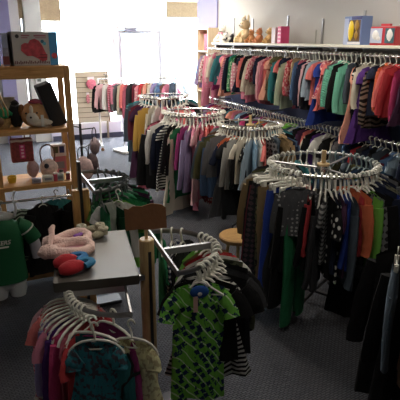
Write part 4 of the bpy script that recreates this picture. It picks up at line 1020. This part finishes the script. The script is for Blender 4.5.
# ---- clothes on the near right half ring (D1)
def arc_xy(c, r, deg, z): return ((c[0]+r*math.cos(R(deg)), c[1]+r*math.sin(R(deg)), z), R(deg))
def near(kind, col, c, r, deg, z, lab, yaw=0, group=None, **kw):
    loc, a = arc_xy(c, r, deg, z)
    return hang(kind, col, loc, a+yaw, lab, group, big=2 if c[0] < D1C[0]-.02 and z < .9 else 1, **kw)
G1 = 'clothes on the near half-round rail'
gp = hang('pyjama', 'green patterned', (D1C[0]+.085, D1C[1]-.262, D1Z), R(-14), 'bright green patterned sleepsuit with blue collar facing forward', G1, s=.9, sz=1.0, big=True)
part('blue_collar', MB().blob((0, -.014, -.112), (.05, .012, .033), 18, 8), mat('blue collar cotton', '1c4f9c', .8), gp)
part('size_badge', MB().blob((0, -.026, -.118), (.012, .002, .01), 10, 6), mat('white badge', 'e4e4e4', .5), gp)
part('price_tag', MB().box(-.035, -.012, -.036, -.034, -.205, -.125), mat('pink paper tag', 'd0a8a0', .7), gp)
near('tee', 'black', D1C, D1R, -62+0, D1Z, 'black t-shirt directly behind the green sleepsuit', yaw=R(38), s=1.0, group=G1)
near('tee', 'black', D1C, D1R, -44, D1Z, 'plain black t-shirt right of the green sleepsuit', yaw=R(22), s=1.1, group=G1)
near('dress', 'black striped', D1C, D1R*.95, -52, D1Z, 'black and white striped long top between green and black shirts', yaw=R(30), s=.95, group=G1)
near('tee', 'charcoal', D1C, D1R, -30, D1Z, 'charcoal t-shirt in the bunch of the near rail', yaw=R(8), s=1.12, group=G1)
near('tee', 'black', D1C, D1R, -20, D1Z, 'black t-shirt with green edge in the near rail bunch', yaw=R(6), s=1.12, group=G1)
near('top', 'camouflage', D1C, D1R, -11, D1Z, 'camouflage top near the right tip of the near rail', yaw=R(4), s=1.05, group=G1)
near('tee', 'white', D1C, D1R, -2, D1Z, 'white t-shirt at the right tip of the near rail', s=1.05, group=G1)
near('tee', 'red', D1C, D1R, 6, D1Z, 'red t-shirt at the right tip of the near rail', s=.98, group=G1)
near('top', 'khaki', D1C, D1R, 14, D1Z, 'khaki top on the far side of the near rail', s=1.0, group=G1)
near('tee', 'lime green', D1C, D1R, 22, D1Z, 'lime green t-shirt on the far side of the near rail', s=.95, group=G1)
for j, (dg, col, lab) in enumerate(((48, 'black', 'black t-shirt hung at the back of the near rail'), (60, 'navy striped', 'navy striped t-shirt at the back of the near rail'), (72, 'emerald', 'emerald t-shirt at the back of the near rail by the post'))):
    near('tee', col, D1C, D1R, dg, D1Z, lab, s=.92, group=G1)
# bare hangers clustered by the front
for j in range(5):
    loc, a = arc_xy(D1C, D1R, -68+7*j, D1Z)
    o = link('empty_hanger', HANG[2], WHITE); o.location = (loc[0], loc[1], loc[2]); o.rotation_euler = (0, 0, a+R(25)+.1*j)
    tag(o, ['bare white hanger over the green sleepsuit', 'bare white hanger second from the green sleepsuit', 'bare white hanger mid bunch on the near rail', 'bare white hanger fourth along the near rail', 'bare white hanger fifth along the near rail'][j], 'hanger', 'bare hangers on the near rail')

# ---- D0 clothes (below tray)
G0 = 'clothes on the rail below the tray'
hang('frock', 'teal floral', (.345, 1.97, D0Z), R(-20), 'teal floral dress at the front of the rail below the tray', G0, s=.85, sz=1.05, big=2)
tt = hang('top', 'teal', (.35, 2.03, D0Z), R(-38), 'teal top with magenta neckline behind the teal floral dress', G0, s=1.05, big=2)
part('neckline_trim', MB().tube([(.052*math.cos(t), .014*math.sin(t)-.003, -.09-.022*(math.sin(t) < 0)*abs(math.sin(t))) for t in [2*PI*k/20 for k in range(20)]], .004, 6, closed=True), fabric('magenta'), tt)
yd = hang('frock', 'yellow floral', (.50, 1.925, D0Z), R(-32), 'yellow floral dress with black ribbon hung nearest the post', G0, s=.82, sz=1.1, big=2)
part('ribbon', MB().tube([(-.02, -.035, -.12), (.01, -.042, -.17), (.0, -.05, -.22), (-.05, -.056, -.27), (-.055, -.06, -.33)], .009, 6, rb=.003).tube([(.0, -.05, -.22), (.05, -.045, -.2)], .008, 6, rb=.003), mat('black ribbon', '141416', .6), yd)
hang('top', 'magenta', (.45, 2.05, D0Z), R(-62), 'magenta top between teal and yellow dresses', G0, s=.95, big=2)
cols = [('red', 'tee', 'red t-shirt, first of the fan left of the teal clothes'), ('rose', 'frock', 'rose pink short dress fanned out below the tray'), ('hot pink', 'top', 'hot pink top fanned out below the tray'), ('purple', 'top', 'purple top fanned out below the tray'),
        ('pink', 'tee', 'pink t-shirt fanned out below the tray'), ('lilac', 'top', 'lilac top fanned out below the tray'), ('white floral', 'frock', 'white floral short dress, leftmost below the tray'), ('coral', 'tee', 'coral t-shirt near the left tip below the tray'),
        ('pink striped', 'top', 'pink striped top below the tray, farther back'), ('pale pink', 'tee', 'pale pink t-shirt below the tray, farther back')]
for j, (c_, k_, lab) in enumerate(cols):
    near(k_, c_, D0C, D0R, 211-6*j, D0Z, lab, yaw=R(180+10-1*j), s=1.0, group=G0, )
# ---- D2 clothes
G2 = 'clothes on the half-round rail of green shirts'
gs_ = [('emerald', 'top'), ('dark green', 'top'), ('lime green', 'tee'), ('emerald', 'hoodie'), ('dark green', 'hoodie'), ('plum', 'top'), ('emerald', 'top'), ('black', 'hoodie'), ('dark green', 'top'), ('emerald', 'top'), ('charcoal', 'tee'), ('dark green', 'tee')]
gl_ = ['emerald green top at near end of the green shirt rail', 'dark green top second from near end of green shirt rail', 'lime green t-shirt among the darker green shirts', 'emerald hooded top beside the lime green t-shirt', 'dark green hooded top in the green shirt rail',
       'plum top among the green shirts', 'emerald green top right of the plum top', 'black hooded top at right of the green shirt rail', 'dark green top at the right tip of green shirt rail', 'emerald top at the far right behind the cardboard sign',
       'charcoal t-shirt at the back of the green shirt rail', 'dark green t-shirt at back of the green shirt rail']
for j, (c_, k_) in enumerate(gs_):
    near(k_, c_, (D2C[0], D2C[1]), D2R, -82+13*j, 1.0, gl_[j], yaw=rnd.uniform(-.1, .35) if j < 6 else 0, s=1.15, group=G2, hm=WHITE if c_ == 'white' else DHANG)

hang('tee', 'white', (.80, 3.27, 1.0), R(-35), 'white t-shirt in front of the green shirts, behind the tray', G2, s=.95)
# ---- round rack at the right edge (only its left side shows)
C5 = (2.13, 1.57); R5 = .3; Z5 = 1.12
round_rack(C5, R5, Z5, 'round rack of black coats cut by the right picture edge', wood_top=False)
G5 = 'coats at the right edge'
near('coat', 'black', C5, R5, 158, Z5, 'long black coat at the right picture edge, farthest back', s=1.12, group=G5)
near('coat', 'black', C5, R5, 176, Z5, 'long black coat at the right edge, in front', s=1.15, group=G5)
hang('trousers', 'slate', (1.565, 1.50, 1.14), R(45), 'slate blue denim trousers at the right picture edge', G5, s=.72, tilt=.06)
near('coat', 'black', C5, R5, 205, Z5, 'black coat nearest the camera at the right edge', s=1.12, group=G5)
hang('top', 'brown', (1.60, 1.38, 1.0), R(60), 'brown top at the lower right picture edge', G5, s=1.0)

# ================================================================== LIGHT, WORLD, CAMERA
w = bpy.data.worlds.new('sky'); scene.world = w; w.use_nodes = True
wn = w.node_tree; wn.nodes.clear()
bg = wn.nodes.new('ShaderNodeBackground'); wo = wn.nodes.new('ShaderNodeOutputWorld'); wn.links.new(bg.outputs[0], wo.inputs[0])
bg.inputs[0].default_value = (.86, .93, 1, 1); bg.inputs[1].default_value = 26.0
for (x0, x1, z0, z1) in ((1.3, 2.7, .34, 2.82), (2.78, 3.72, .1, 2.82), (3.82, 4.85, .1, 2.82), (.885, .97, .34, 2.82)):
    la = bpy.data.lights.new('daylight_portal', 'AREA'); la.shape = 'RECTANGLE'; la.size = x1-x0; la.size_y = z1-z0
    la.cycles.is_portal = True
    lo = bpy.data.objects.new('daylight_portal', la); COL.objects.link(lo); lo.location = ((x0+x1)/2, YW+.2, (z0+z1)/2); lo.rotation_euler = (-PI/2, 0, 0)
sl = bpy.data.lights.new('sun', 'SUN'); sl.energy = 12; sl.angle = R(.6); sl.color = (1, .96, .9)
so = bpy.data.objects.new('sun', sl); COL.objects.link(so)
dr = Vector((-.12, -.40, -1)); so.rotation_euler = dr.to_track_quat('-Z', 'Y').to_euler(); so.location = (3, 14, 8)

cam = bpy.data.cameras.new('camera'); co_ = bpy.data.objects.new('camera', cam); COL.objects.link(co_)
cam.sensor_width = 36; cam.sensor_fit = 'HORIZONTAL'; cam.lens = 36*508/400; cam.clip_start = .05
co_.location = (0, 0, 2.0)
pitch = math.atan(162/508)
co_.rotation_euler = (PI/2-pitch, 0, -R(23.3))
scene.camera = co_
vs_ = scene.view_settings
vs_.view_transform = 'Standard'; vs_.look = 'None'; vs_.gamma = 1; vs_.use_curve_mapping = False; vs_.exposure = .42
scene.cycles.max_bounces = 8; scene.cycles.diffuse_bounces = 4; scene.cycles.transparent_max_bounces = 12
scene.cycles.caustics_reflective = False; scene.cycles.caustics_refractive = False
scene.cycles.use_denoising = True
